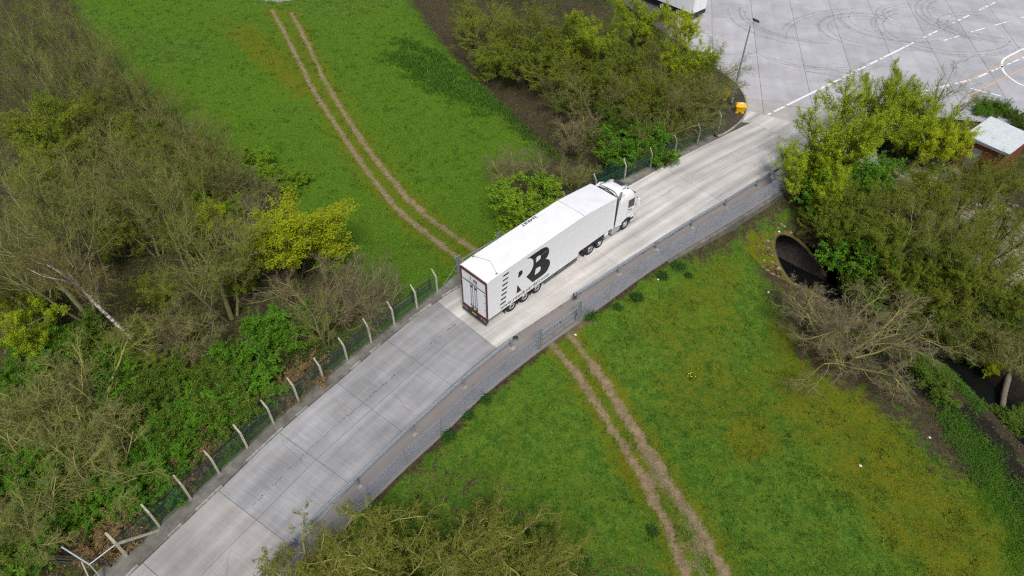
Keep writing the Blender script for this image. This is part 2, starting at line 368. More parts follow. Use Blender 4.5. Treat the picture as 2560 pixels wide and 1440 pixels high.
def hz(X, Y):
    X = np.asarray(X, float); Y = np.asarray(Y, float)
    base = -.35 - .9 * sstep(0, 1, fbm(X, Y, .03, 3)) + .25
    dc = dist_poly(X, Y, CEN[::8])
    base = base * sstep(4, 14, dc) - .10
    base = base - 1.1 * sstep(13, 24, X) * sstep(46, 34, Y) * sstep(60, 30, X)
    base = base - .55 * sstep(3.0, 5.6, dc) * sstep(9, 14, X) * sstep(52, 46, Y) * sstep(40, 50, Y + X * .3)
    base = base - 1.6 * sstep(5, .5, dist_poly(X, Y, DITCH)) * sstep(46, 56, Y)
    ke = np.minimum(dist_poly(X, Y, KERB[:60]), dist_poly(X, Y, YARD[-8:-1])); kb_ = sstep(8, 3, ke); base = base * (1 - kb_) + .05 * kb_
    ds = dist_poly(X, Y, STREAM) + .5 * (fbm(X, Y, .5, 3) - .5)
    ch = -5.3 + 4.8 * (sstep(.5, 7.0, ds) * .75 + .25 * sstep(.5, 2.0, ds))
    s = (X - MOUTH[0]) * AX[0] + (Y - MOUTH[1]) * AX[1]
    cap = CROWN + .1 - s / RUN
    h = np.minimum(base, np.maximum(ch, cap))
    n = np.abs((X - MOUTH[0]) * NX[0] + (Y - MOUTH[1]) * NX[1]); dep = np.clip(s / RUN, 0, 2 * PIPE_R)
    chord = np.sqrt(np.clip(PIPE_R ** 2 - (PIPE_R - dep) ** 2, 0, None))
    hole = (s > -.15) & (s < 2 * PIPE_R * RUN + .3) & (n < chord + .25)
    h = np.where(hole, np.minimum(h, -6.1), h)
    h = h + .05 * (fbm(X, Y, .9, 3) - .5) * sstep(.3, 1.5, ds)
    cor = inside(X, Y, CORR) | inside(X, Y, YARD)
    for t in TRK_R + TRK_L: h = h - .05 * sstep(.45, .1, dist_poly(X, Y, t))
    return np.where(cor, -.3, h)
def ground(px, py, dz=0.):
    z = 0.
    for _ in range(12):
        x, y = G(px, py, z + dz); z = .5 * z + .5 * float(hz(np.array([x]), np.array([y]))[0])
    return x, y, z
def gp(px, py): return ground(px, py)[:2]
def hz1(x, y): return float(hz(np.array([x]), np.array([y]))[0])

fx = np.arange(-70, 72.01, .24); fy = np.arange(9, 97.01, .24)
def outer(a, n, far): return a + np.sign(far - a) * np.geomspace(1.0, abs(far - a), n)
gx = np.r_[outer(-70, 22, -900)[::-1], fx, outer(72, 22, 900)]; gy = np.r_[outer(9, 22, -700)[::-1], fy, outer(97, 22, 1100)]
GX, GY = np.meshgrid(gx, gy); GZ = np.zeros_like(GX)
GZ = hz(GX, GY)
nxg, nyg = len(gx), len(gy); idx = np.arange(nxg * nyg).reshape(nyg, nxg)
F = np.stack([idx[:-1, :-1], idx[:-1, 1:], idx[1:, 1:], idx[1:, :-1]], -1).reshape(-1, 4)
# what grows or lies where: dirt of the wheel tracks, leaf litter, moss, mud / lush sward, rank dark growth, stones, gravel
n1 = fbm(GX, GY, .35, 4); n2 = fbm(GX + 50, GY, .12, 4); n3 = fbm(GX, GY + 90, 1.3, 3); n4 = fbm(GX + 20, GY - 40, .06, 3)
def near(P, a, b, k=.9): return sstep(b, a, dist_poly(GX, GY, P) + k * (n3 - .5))
dirt = np.zeros_like(GX); verge = np.zeros_like(GX)
for t in TRK_R:
    dirt = np.maximum(dirt, near(t, .12, .40, .5)); verge = np.maximum(verge, near(t, .4, 1.5, 1.2))
for t in TRK_L:
    dirt = np.maximum(dirt, near(t, .10, .34, .35)); verge = np.maximum(verge, near(t, .4, 1.9, 1.2))
dirt = np.maximum(dirt, near([(8.0, 23.0), (8.9, 21.0), (9.9, 18.4), (10.4, 16.2)], .1, .5, 1.6) * .45)
dirt = np.maximum(dirt, near([(9.3, 17.5), (10.2, 15.8), (10.8, 13)], .1, .5, 1.6) * .4)
dirt = np.maximum(dirt, near([(2.0, 31.0), (4.9, 33.0)], .2, 1.1, 1.2) * .55)
litter = np.maximum.reduce([sstep(-2.0, 2.0, np.where(inside(GX, GY, W), 1, -1) * dist_poly(GX, GY, W + W[:1]) + 2.4 * (n1 - .5)) for W in (WOOD_L, WOOD_T, WOOD_R)])
litter = np.maximum(litter, near(DITCH, 1.6, 4.2, 2.0))
dst = dist_poly(GX, GY, STREAM); sax = (GX - MOUTH[0]) * AX[0] + (GY - MOUTH[1]) * AX[1]; lat = (GX - MOUTH[0]) * NX[0] + (GY - MOUTH[1]) * NX[1]
down = sstep(0, 2.5, sax)
litter = np.maximum(litter, sstep(7.2, 4.6, dst + 2.5 * (n1 - .5)) * down)
litter = np.maximum(litter, near(FR, .2, .75, 1.0) * .85)
litter = np.maximum(litter, near(FR[13:], .5, 3.0, 2.0) * .8)
litter = np.maximum(litter, near([(-4, 19.5), (0, 15.5), (5, 13.5)], 1.5, 4.5, 2.5) * .35)
litter = np.maximum(litter, near([gp(1985, 740), gp(2060, 890), gp(2200, 960), gp(2330, 1050), gp(2400, 1130)], .8, 3.0, 2.6) * .9)
mud = sstep(3.0, 1.2, dst + 1.4 * (n1 - .5)) * down
STR_B = [gp(2132, 863), gp(2251, 920), gp(2356, 1000), gp(2432, 1045), gp(2500, 1125), gp(2560, 1230), gp(2640, 1400)]
mud = np.maximum(mud, near(STR_B, .5, 1.3, .8))
right = sstep(0, 6, GX * .72 - (GY - 30) * .68) * (GY < 60)
moss = verge * (.55 + .5 * n1) + right * sstep(.50, .66, n2) * .55 + right * .08
for px, py, r in ((2080, 1010, 6), (2200, 1150, 5.5), (2330, 1330, 5), (2020, 860, 4), (1880, 1090, 3)):
    x, y = gp(px, py); moss = np.maximum(moss, sstep(r, r * .35, np.hypot(GX - x, (GY - y) * .9) + 4 * (n1 - .5)) * .95)
moss = np.maximum(moss, near([G(600, 60), G(690, 140), G(760, 205)], .8, 3.2, 2.5) * .95)
moss = np.maximum(moss, near([G(560, 30), G(640, 90)], .6, 2.4, 2.5) * .5)
ring = (sax > -1.2) & (sax < 7.5) & (lat > -4.2) & (lat < 1.2)
stony = sstep(2.6, .6, np.abs(np.abs(lat) - 2.6) + np.clip(-sax - .5, 0, 9) + np.clip(sax - 5.5, 0, 9) + 1.4 * (n3 - .5)) * (lat < 1.0) * .9
moss = np.clip(np.maximum(moss * .70, stony * .95), 0, 1)
rank = np.zeros_like(GX)
for P, a, b in (([G(1000, 130), G(1080, 175), G(1150, 215), G(1230, 245)], 1.0, 3.0), ([G(1000, 90), G(1110, 140), G(1240, 225), G(1320, 310), G(1400, 350)], .4, 1.4),
                ([(60, 140), (61, 140)], .1, .2)):
    rank = np.maximum(rank, near(P, a, b, 3.2) * .42)
lush = sstep(.42, .6, n4 + .25 * (n1 - .5)) * (1 - right) + near([gp(2390, 1060), gp(2460, 1160), gp(2530, 1280), gp(2600, 1420)], .8, 2.4, 1.8) + near([gp(2330, 905), gp(2400, 960), gp(2440, 1010)], .3, 1.0, .8)
gravel = sstep(4.5, 2.5, np.hypot((GX + 31.5) * .8, GY - 94.2) + 1.2 * (n1 - .5))
rub = near([G(2330, 480, -1), G(2420, 540, -1), G(2500, 590, -1), G(2560, 640, -1)], 2.0, 5.5, 4.5)
mA = np.stack([dirt, litter, moss, mud], -1).reshape(-1, 4); mB = np.stack([lush, rank, gravel, rub], -1).reshape(-1, 4)
g = NG('ground'); P = g.pos('pos')
A = g.n('Attribute', attribute_name='ma'); B = g.n('Attribute', attribute_name='mb')
sA = g.n('SeparateColor', i_0=A.outputs['Color']).outputs; sB = g.n('SeparateColor', i_0=B.outputs['Color']).outputs
fine = g.noise(P, 9, 4, .7); mid = g.noise(P, 1.7, 5, .65); big = g.noise(P, .22, 4); xf = g.noise(P, 26, 3, .7)
def msk(sock, lo=.35, hi=.6, amt=2.4):
    nn_ = g.n('Math', operation='ADD', i_0=g.n('Math', operation='SUBTRACT', i_0=mid, i_1=.5).outputs[0], i_1=g.n('Math', operation='SUBTRACT', i_0=fine, i_1=.5).outputs[0]).outputs[0]
    k_ = g.n('Math', operation='MULTIPLY', i_0=nn_, i_1=g.ramp(sock, 0, .35, 0, amt)).outputs[0]
    q = g.n('Math', operation='ADD', i_0=sock, i_1=k_).outputs[0]
    return g.ramp(q, lo, hi)
sml = g.noise(P, 3.6, 5, .7); wob_ = g.noise(P, .75, 5, .7)
grass = g.mix(g.ramp(mid, .42, .58), (.055, .14, .012), (.115, .205, .018))
grass = g.mix(g.ramp(wob_, .45, .62, 0, .8), grass, (.11, .175, .014))
grass = g.mix(msk(sB[0], .1, .9, 2.0), grass, g.mix(g.ramp(sml, .4, .6), (.062, .15, .008), (.13, .225, .014)))
grass = g.mix(g.ramp(sml, .54, .64, 0, .7), grass, (.018, .055, .008))
grass = g.mix(g.ramp(fine, .55, .68, 0, .6), grass, (.025, .07, .008))
grass = g.mix(g.ramp(xf, .58, .7, 0, .5), grass, (.15, .22, .03))
mossc = g.mix(g.ramp(sml, .38, .62), (.16, .135, .006), (.11, .155, .008))
mossc = g.mix(g.ramp(wob_, .4, .6, 0, .6), mossc, (.17, .165, .007))
col = g.mix(msk(sA[2], .15, .9, 1.5), grass, mossc)
col = g.mix(msk(sB[1], .25, .75, 2.4), col, g.mix(g.ramp(fine, .4, .6), (.02, .07, .010), (.055, .13, .016)))
col = g.mix(msk(sA[1], .3, .75, 2.6), col, g.mix(g.ramp(g.noise(P, 5, 5, .75), .38, .62), (.10, .068, .044), (.035, .033, .016)))
col = g.mix(msk(A.outputs['Alpha'], .3, .7, 1.4), col, g.mix(g.ramp(fine, .4, .6), (.014, .012, .010), (.034, .027, .02)))
col = g.mix(msk(sB[2], .4, .6, .8), col, g.mix(g.ramp(xf, .35, .65), (.40, .39, .38), (.24, .235, .23)))
col = g.mix(msk(B.outputs['Alpha'], .45, .75, 3.2), col, g.mix(g.ramp(fine, .4, .6), (.26, .22, .15), (.42, .38, .30)))
col = g.mix(msk(sA[0], .10, .85, 1.2), col, g.mix(g.ramp(g.noise(P, 2.2, 5, .7), .38, .62), (.34, .255, .15), (.20, .15, .085)))
g.bump(g.n('Math', operation='ADD', i_0=fine, i_1=xf).outputs[0], .9, .08)
M['ground'] = g.done(col, .95, 0, .12)
F = F[~((GZ.ravel()[F] < -6.0).any(1))]
me = np_mesh('ground', np.stack([GX, GY, GZ], -1).reshape(-1, 3), F, M['ground'], True, {'ma': mA, 'mb': mB})
tag(link('ground', me), 'grassed fields, woodland floor and stream banks', None, None, 'structure')

# ---------------------------------------------------------------- roads
CS = np.r_[0, np.cumsum(np.linalg.norm(np.diff(CEN, axis=0), axis=1))]
CT = np.gradient(CEN, axis=0); CT = CT / np.linalg.norm(CT, axis=1)[:, None]; CN = np.stack([-CT[:, 1], CT[:, 0]], 1)  # left normal
def s_of(p): return CS[np.argmin(np.linalg.norm(CEN - np.array(p), axis=1))]
def at(s, t):
    """road coordinates: s along the centre joint, t to its left"""
    x = np.interp(s, CS, CEN[:, 0]); y = np.interp(s, CS, CEN[:, 1]); nx_ = np.interp(s, CS, CN[:, 0]); ny_ = np.interp(s, CS, CN[:, 1])
    return np.array([x + nx_ * t, y + ny_ * t]).T
sT1 = s_of((-2.9, 32.3)); sP = s_of((-14.1, 17.8)); s0, s1 = CS[0], CS[-1]
def lw(s): return np.interp(s, [s_of((-20, 9)), sP, s_of((-5.8, 29)), s_of((10.6, 44.3)), s1], [3.1, 3.15, 3.4, 3.62, 3.6])
def rw(s): return np.interp(s, [s_of((-20, 9)), sP, s_of((-5.8, 29)), s_of((10.6, 44.3)), s1], [3.0, 3.0, 2.72, 3.08, 3.15])
def strip(sa, sb, ta, tb, z, thick, name, m, parent, gap=.008, step=.7, jag=0., seed=0):
    """slab between two road stations; ta, tb functions of s (right, left edge)"""
    ns = max(2, int((sb - sa) / step) + 1); ss = np.linspace(sa + gap, sb - gap, ns); rr = np.random.RandomState(seed)
    a = at(ss, ta(ss) + gap); b = at(ss, tb(ss) - gap + (jag * (rr.rand(ns) - .5) if jag else 0)); nn = 4
    V = []; U = []
    for i in range(ns):
        for k in range(nn + 1):
            q = a[i] + (b[i] - a[i]) * k / nn; V.append((q[0], q[1], z)); t_ = ta(ss[i]) + (tb(ss[i]) - ta(ss[i])) * k / nn; U.append((ss[i], t_))
    F = [(i * (nn + 1) + k, (i + 1) * (nn + 1) + k, (i + 1) * (nn + 1) + k + 1, i * (nn + 1) + k + 1) for i in range(ns - 1) for k in range(nn)]
    F = [q[::-1] for q in F]; nb = len(V); edge = [i * (nn + 1) for i in range(ns)] + [(ns - 1) * (nn + 1) + k for k in range(1, nn + 1)] + [i * (nn + 1) + nn for i in range(ns - 2, -1, -1)] + [k for k in range(nn - 1, 0, -1)]
    for e in edge: V.append((V[e][0], V[e][1], z - thick)); U.append(U[e])
    ne = len(edge)
    F += [(edge[i], nb + i, nb + (i + 1) % ne, edge[(i + 1) % ne]) for i in range(ne)]
    return link(name, np_mesh(name, np.array(V), np.array(F), m, False, None, np.array(U)), parent)
road = MB()
pts = [at(s, -rw(s) - .02) for s in np.linspace(s0, s1 - 4, 60)] + [at(s, lw(s) + .02) for s in np.linspace(s1 - 4, s0, 60)]
road.prism([tuple(q) for q in pts], -.2, -.035, 'z')
road = tag(road.build('road', M['joint']), 'concrete slab road curving past the gates to the yard', None, None, 'structure')
st = [s0, sP - 9.9, sP - 4.95, sP]
k = int(round((sT1 - sP) / 4.95)); st += list(np.linspace(sP, sT1, k + 1)[1:]); sEnd = s_of((25.9, 56.4))
st += list(np.linspace(sT1, sEnd, 4)[1:])
zero = lambda s: 0 * np.asarray(s)
for i in range(len(st) - 1):
    m = M['concrete_pink'] if st[i + 1] <= sP + .1 else M['concrete_old'] if st[i + 1] <= sT1 + .1 else M['concrete_light']
    strip(st[i], st[i + 1], zero, lw, 0, .16, 'slab', m, road, .013)
    strip(st[i], st[i + 1], lambda s: -rw(s), zero, 0, .16, 'slab', m, road, .013)
# mouth of the road up to the yard (flares to the kerb)
A_, B_, C_ = at(sEnd, 0), at(sEnd, lw(sEnd)), at(sEnd, -rw(sEnd))
ml = [tuple(p) for p in KERB[:24]]; V = [tuple(A_), tuple(B_)] + [p for p in ml if p[1] > B_[1] + .2][:17]
V = [v for v in V if v[1] < 61.5] + [(23.87, 61.36), (27.34, 59.31), (29.6, 58.0)]
mo = MB(); mo.prism(V, -.16, 0, 'z'); o = mo.build('slab', M['concrete_light'], road)
uvl = o.data.uv_layers.new(name='UVMap')
for lp in o.data.loops: c = o.data.vertices[lp.vertex_index].co; uvl.data[lp.index].uv = (c.x * .75 + c.y * .66, -c.x * .66 + c.y * .75)
mo = MB(); V = [tuple(A_), (29.6, 58.0), (33.5, 55.9), (31.5, 54.8), tuple(C_)]; mo.prism(V, -.16, .0, 'z'); o = mo.build('slab', M['concrete_light'], road)
uvl = o.data.uv_layers.new(name='UVMap')
for lp in o.data.loops: c = o.data.vertices[lp.vertex_index].co; uvl.data[lp.index].uv = (c.x * .75 + c.y * .66, -c.x * .66 + c.y * .75)
# broken tar line along the old pour joint, and cracks
rr = random.Random(5); tb = MB()
s = sP + .5
while s < sEnd - 2:
    L = rr.uniform(.05, .3); t = .82 + rr.uniform(-.05, .05); w_ = rr.uniform(.006, .028) * (1.0 if s < sT1 else .6)
    if abs(s - sT1) > .5:
        q = [at(s, t - w_), at(s + L, t - w_ + rr.uniform(-.03, .03)), at(s + L, t + w_), at(s, t + w_ * rr.uniform(.2, 1))]
        tb.add([(a[0], a[1], .004) for a in q], [(0, 1, 2, 3)])
    s += L + rr.uniform(.0, .16)
tag(tb.build('tar_line', M['joint'], road), None, None, None, 'stuff')
def crack(sa, ta, sb, tb_, w_=.006, n=14, wob=.12):
    m_ = MB(); P_ = [at(sa + (sb - sa) * i / n + rr.uniform(-wob, wob), ta + (tb_ - ta) * i / n) for i in range(n + 1)]; V = []
    for i, p in enumerate(P_):
        d = P_[min(i + 1, n)] - P_[max(i - 1, 0)]; d = d / np.linalg.norm(d); nn = np.array([-d[1], d[0]]) * w_ * rr.uniform(.5, 1.3)
        V += [(p[0] + nn[0], p[1] + nn[1], .005), (p[0] - nn[0], p[1] - nn[1], .005)]
    m_.add(V, [(2 * i, 2 * i + 1, 2 * i + 3, 2 * i + 2) for i in range(n)]); m_.build('crack', M['joint'], road)
sm = lambda p: s_of(p)
crack(sm((-7.8, 26.5)), 0, sm((-7.6, 26.6)) - .6, -2.6); crack(sm((-9.8, 24)) + .6, 3.2, sm((-9.8, 24)), .1); crack(sm((-12, 21)) + .5, 2.9, sm((-12, 21)), 0)
crack(sP - 2, -.2, sP - 4.8, -2.9, .007); crack(sP - 6.5, 2.9, sP - 6.8, 0)
# kerbed strip at the foot of the left fence
def fl_t(s):
    P_ = at(s, 0 * s); F_ = np.array(FL + FL2); best = []
    for p, q in zip(np.atleast_2d(P_), np.atleast_1d(s)):
        nn = np.array([np.interp(q, CS, CN[:, 0]), np.interp(q, CS, CN[:, 1])])
        # intersection of the normal with the fence line
        r = None
        for i in range(len(F_) - 1):
            a, b = F_[i], F_[i + 1]; d = b - a; den = nn[0] * -d[1] + nn[1] * d[0]
            if abs(den) < 1e-9: continue
            rhs = a - p; tt = (rhs[0] * -d[1] + rhs[1] * d[0]) / den; uu = (nn[0] * rhs[1] - nn[1] * rhs[0]) / den
            if -.01 <= uu <= 1.01 and tt > 0: r = tt; break
        best.append(r if r else 4.4)
    return np.array(best)
sA0 = s_of((-17.9, 12.0)); sG0 = s_of((-1.0, 34.2)); sG1 = s_of((2.6, 37.3)); sF = s_of((21.6, 53.2))
pave = MB(); pave.box(0, .1, 0, .1, -.31, -.3)
pave = tag(empty('pavement_strip'), 'dirty concrete strip between kerb and concrete post fence', None, None, 'structure')
ss = np.linspace(sA0, sF, 60); tt = fl_t(ss); tfun = lambda s: np.interp(s, ss, tt) + .22
for i, (a, b) in enumerate(zip(np.linspace(sA0, sG0, 8)[:-1], np.linspace(sA0, sG0, 8)[1:])):
    strip(a, b, lambda s: lw(s) + .16, tfun, .10, .5, 'strip_slab', M['strip_dirty'], pave, .004, .6, .12, i)
strip(sG0, sG1, lambda s: lw(s) + .01, lambda s: tfun(s) + .5, .02, .4, 'apron_slab', M['strip_dirty'], pave, .004)
strip(sG1, sF, lambda s: lw(s) - .02, tfun, .09, .4, 'strip_slab', M['strip_dirty'], pave, .004, .5, .2, 9)
kp = tag(empty('kerb'), 'worn kerbstones edging the road beside the pavement strip', None, None, 'structure')
s = sA0; i = 0
while s < sG0 - 1:
    L = .915; z = .115 + rr.uniform(-.02, .012); a0, a1 = at(s + .006, lw(s) + .01), at(s + L - .006, lw(s + L) + .01); b1, b0 = at(s + L - .006, lw(s + L) + .14), at(s + .006, lw(s) + .14)
    kb = MB(); kb.prism([tuple(a0), tuple(a1), tuple(b1), tuple(b0)], -.3, z, 'z')
    clean = rr.random() < .33
    kb.build('kerbstone', M['kerb'] if clean else M['strip_dirty'], kp); s += L; i += 1
isl = MB(); kin = [tuple(p) for p in KERB]
KN = np.array(kin); tg = np.gradient(KN, axis=0); tg /= np.linalg.norm(tg, axis=1)[:, None]; kinn = KN + np.stack([-tg[:, 1], tg[:, 0]], 1) * .14
KR = resample(KN[:52], .9); tg2 = np.gradient(KR, axis=0); tg2 /= np.linalg.norm(tg2, axis=1)[:, None]; KI = KR + np.stack([-tg2[:, 1], tg2[:, 0]], 1) * .15
for i in range(len(KR) - 1):
    e = (KR[i + 1] - KR[i]) * .008; kb = MB(); kb.prism([tuple(KR[i] + e), tuple(KR[i + 1] - e), tuple(KI[i + 1] - e), tuple(KI[i] + e)], -.3, .12, 'z'); kb.build('kerbstone', M['kerb'], kp)
poly = [tuple(p) for p in kinn[:56]] + [tuple(p + np.array([-4.0, -1.0])) for p in KN[10:56][::-1]] + [(19.2, 57.6)]
isl.prism(poly, -.35, .085, 'z'); tag(isl.build('soil_bed', M['soil']), 'bare soil bed inside the curved kerb by the yard', None, None, 'structure')
# footway behind the guard rail
fw = tag(empty('footway'), 'brown grey tarmac footway between guard rail and chain link fence', None, None, 'structure')
def fr_t(s):
    P_ = at(s, 0 * s); F_ = np.array(FR); out = []
    for p, q in zip(np.atleast_2d(P_), np.atleast_1d(s)):
        nn = -np.array([np.interp(q, CS, CN[:, 0]), np.interp(q, CS, CN[:, 1])]); r = 4.6
        for i in range(len(F_) - 1):
            a, b = F_[i], F_[i + 1]; d = b - a; den = nn[0] * -d[1] + nn[1] * d[0]
            if abs(den) < 1e-9: continue
            rhs = a - p; t_ = (rhs[0] * -d[1] + rhs[1] * d[0]) / den; u_ = (nn[0] * rhs[1] - nn[1] * rhs[0]) / den
            if -.01 <= u_ <= 1.01 and t_ > 0: r = t_; break
        out.append(r)
    return -np.array(out)
sR0, sR1 = s_of((-18, 12)), s_of((27, 57)); s2 = np.linspace(sR0, sR1, 70); t2 = fr_t(s2); rfun = lambda s: np.interp(s, s2, t2) - .12
sJ = s_of((-1.4, 33.6))
strip(sR0, sJ, rfun, lambda s: -rw(s) - .005, -.012, .5, 'path_surface', M['footway'], fw, .003, .5, .10, 21)
strip(sJ, sR1, rfun, lambda s: -rw(s) - .005, -.009, .5, 'path_surface', M['footway'], fw, .003, .4, .16, 22)
# low concrete wall under the far part of the chain link fence
wl = MB(); FRa = resample(FR[12:], 1.0)
tw = np.gradient(FRa, axis=0); tw /= np.linalg.norm(tw, axis=1)[:, None]; Nw = np.stack([tw[:, 1], -tw[:, 0]], 1)
poly = [tuple(p) for p in FRa + Nw * .16] + [tuple(p) for p in (FRa + Nw * .42)[::-1]]
wl.prism(poly, -2.2, -.06, 'z'); tag(wl.build('retaining_wall', M['strip_dirty']), 'low stained concrete wall below the far chain link fence', 'wall')

# ---------------------------------------------------------------- yard
yard = MB(); yard.prism([tuple(p) for p in YARD], -.28, -.035, 'z'); yard = tag(yard.build('yard', M['joint']), 'wide concrete lorry yard of square slabs', None, None, 'structure')
E1 = np.array([.9803, -.1975]); E2 = np.array([.1975, .9803]); PA, PB = 4.93, 4.88; rY = random.Random(11); smesh = {}
def slabmesh(m):
    if m not in smesh:
        a, b = PA / 2 - .016, PB / 2 - .016; q = MB(); q.box(-a, a, -b, b, -.15, 0, None, .006); me_ = q.mesh('slab', M[m])
        ul = me_.uv_layers.new(name='UVMap')
        for lp in me_.loops: c = me_.vertices[lp.vertex_index].co; ul.data[lp.index].uv = (c.y, c.x)
        smesh[m] = me_
    return smesh[m]
for i in range(-2, 20):
    for j in range(-5, 9):
        c = E1 * (12.65 + PA * (i + .5)) + E2 * (72.3 + PB * (j + .5))
        if (inside(np.array([c[0]]), np.array([c[1]]), YARD)[0] or dist_poly(c[0:1], c[1:2], YARD)[0] < 3.2) and c[1] < 113 and c[0] > 22.5 - max(0, c[1] - 68) * .3:
            dk = (j in (0, 1) and 2 <= i <= 9 and rY.random() < .6) or (i in (8, 9)) or rY.random() < .12
            m = 'concrete_yard_warm' if i >= 10 or (j == -2 and i < 3) else 'concrete_yard_dark' if dk else 'concrete_yard'
            link('slab', slabmesh(m), yard, (c[0], c[1], -.005 + rY.uniform(-.0015, .0015)), (0, 0, math.atan2(E1[1], E1[0])))
def paintline(P, wd, m, name, lab, dash=None, z=.006, worn=0):
    P = resample(P, .25); L = MB(); tgt = np.gradient(P, axis=0); tgt /= np.linalg.norm(tgt, axis=1)[:, None]; N_ = np.stack([-tgt[:, 1], tgt[:, 0]], 1)
    for i in range(len(P) - 1):
        if dash and (i * .25) % (dash[0] + dash[1]) > dash[0]: continue
        if worn and rY.random() < worn: continue
        L.add([(*(P[i] + N_[i] * wd / 2), z), (*(P[i] - N_[i] * wd / 2), z), (*(P[i + 1] - N_[i + 1] * wd / 2), z), (*(P[i + 1] + N_[i + 1] * wd / 2), z)], [(0, 1, 2, 3)])
    o = L.build(name, M[m], yard); return o
paintline([(25.48, 60.59), (47.0, 76.85)], .24, 'road_paint', 'white_line', '', (9.3, .5), worn=.16)
paintline([(48.5, 78.0), (66, 91.2)], .22, 'road_paint', 'white_line', '', (4.0, 2.4), worn=.3)
paintline([(38.7, 63.6), (49.5, 67.9), (58.0, 73.2)], .2, 'road_paint', 'white_line', '', (2.2, .8), worn=.1)
paintline([(50.5, 77.2), (57, 80.6), (70, 87)], .18, 'road_paint', 'white_line', '', (2.5, 2.0), worn=.2)
paintline(catmull([(66, 79.2), (58.75, 75.07), (57.41, 74.2), (55.24, 72.6), (54.24, 71.2), (53.61, 69.51), (53.64, 67.89), (54.3, 66.3), (58, 62.5)]), .24, 'road_paint', 'white_curve', '')
paintline([(47.5, 66.6), (50.99, 69.05), (58.06, 73.77), (66, 79)], .15, 'road_paint_orange', 'orange_line', '', worn=.05, z=.009)
paintline([(47.0, 64.2), (49.4, 65.81), (56.27, 70.42), (66, 77)], .15, 'road_paint_orange', 'orange_line', '', worn=.05, z=.009)
paintline([(48.2, 65.9), (50.6, 64.3)], .2, 'road_paint', 'white_line', '', z=.012)
paintline([(54.5, 63.4), (57.5, 61.5)], .2, 'road_paint', 'white_line', '', z=.012)
# tyre scrub marks from turning lorries
g = NG('tyre_mark'); P = g.pos('pos'); a = g.ramp(g.noise(P, 2.2, 5, .7), .35, .65, 0, .26); g.done((.14, .14, .145), .9)
tr = g.n('BsdfTransparent'); mx = g.n('MixShader', i_0=a, i_1=tr.outputs[0], i_2=g.b.outputs[0]); g.l(mx.outputs[0], g.out.inputs[0]); M['tyre_mark'] = g.m
tm = MB()
for (cx, cy, R_, a0, a1, n_) in ((47.5, 82.5, 6.0, 150, 300, 3), (52, 80, 7.2, 120, 330, 3), (38, 84, 9, 170, 260, 3), (57, 81, 4.2, 60, 300, 2), (31, 70, 9, 250, 330, 3), (44, 76, 12, 100, 170, 2), (29, 62, 10, 20, 75, 3), (50, 84, 3.2, 0, 350, 3), (43, 80, 5, 30, 250, 3), (35, 76, 7, 200, 330, 3), (60, 84, 8, 100, 250, 3)):
    for kk in range(n_):
        R2 = R_ + kk * rY.uniform(.5, 1.1); V = []; n = 30; wd = rY.uniform(.16, .34); b0 = a0 + rY.uniform(-10, 20); b1 = a1 + rY.uniform(-30, 10)
        zz = .0035 + .0012 * len(tm.v) / 62
        for i in range(n + 1):
            a = math.radians(b0 + (b1 - b0) * i / n); 
            for r_ in (R2 - wd / 2, R2 + wd / 2): V.append((cx + r_ * math.cos(a), cy + .8 * r_ * math.sin(a), min(zz, .02)))
        tm.add(V, [(2 * i, 2 * i + 1, 2 * i + 3, 2 * i + 2) for i in range(n)])
tag(tm.build('tyre_marks', M['tyre_mark'], yard), None, None, None, 'stuff')
# ---------------------------------------------------------------- fences
def dirs_along(P):
    P = np.array(P, float); t = np.gradient(P, axis=0); t /= np.linalg.norm(t, axis=1)[:, None]; return t
def wire_mesh(paths, z0, z1, pitch, r, name, m, parent, org):
    """woven diamond wire between z0 and z1 along a polyline, as thin three-sided wires"""
    V = []; Fc = []
    for P in paths:
        P = resample(P, .1); d = np.r_[0, np.cumsum(np.linalg.norm(np.diff(P, axis=0), axis=1))]; L = d[-1]; Hh = z1 - z0
        def pt(s, z): s = min(max(s, 0), L); return np.array([np.interp(s, d, P[:, 0]), np.interp(s, d, P[:, 1]), z])
        for sg in (1, -1):
            k = -Hh if sg > 0 else 0
            while k < L + (0 if sg > 0 else Hh):
                a, b = (k, z0), (k + sg * Hh, z1)
                lo, hi = 0., 1.
                if sg > 0:
                    lo = max(0, -k / Hh); hi = min(1, (L - k) / Hh)
                else:
                    lo = max(0, (k - L) / Hh); hi = min(1, k / Hh)
                if hi > lo + .01:
                    p, q = pt(k + sg * Hh * lo, z0 + Hh * lo), pt(k + sg * Hh * hi, z0 + Hh * hi)
                    dd = (q - p) / np.linalg.norm(q - p); u = np.cross(dd, [0, 0, 1.]); u /= np.linalg.norm(u); w_ = np.cross(dd, u); b0 = len(V)
                    for c in (p, q):
                        for an in (0, 2.094, 4.189): V.append(c + (u * math.cos(an) + w_ * math.sin(an)) * r)
                    Fc += [(b0, b0 + 1, b0 + 4, b0 + 3), (b0 + 1, b0 + 2, b0 + 5, b0 + 4), (b0 + 2, b0, b0 + 3, b0 + 5)]
                k += pitch
    o = link(name, np_mesh(name, np.array(V) - np.array(org), np.array(Fc), m), parent); tag(o, None, None, None, 'stuff'); return o
def strand(P, z, r, name, m, parent, org, off=0., t=None):
    q = MB(); P = np.array(P, float); T_ = dirs_along(P); N_ = np.stack([-T_[:, 1], T_[:, 0]], 1); P = P + N_ * off
    q.tube([(a[0] - org[0], a[1] - org[1], z - org[2]) for a in P], r, 4); return q.build(name, m, parent)
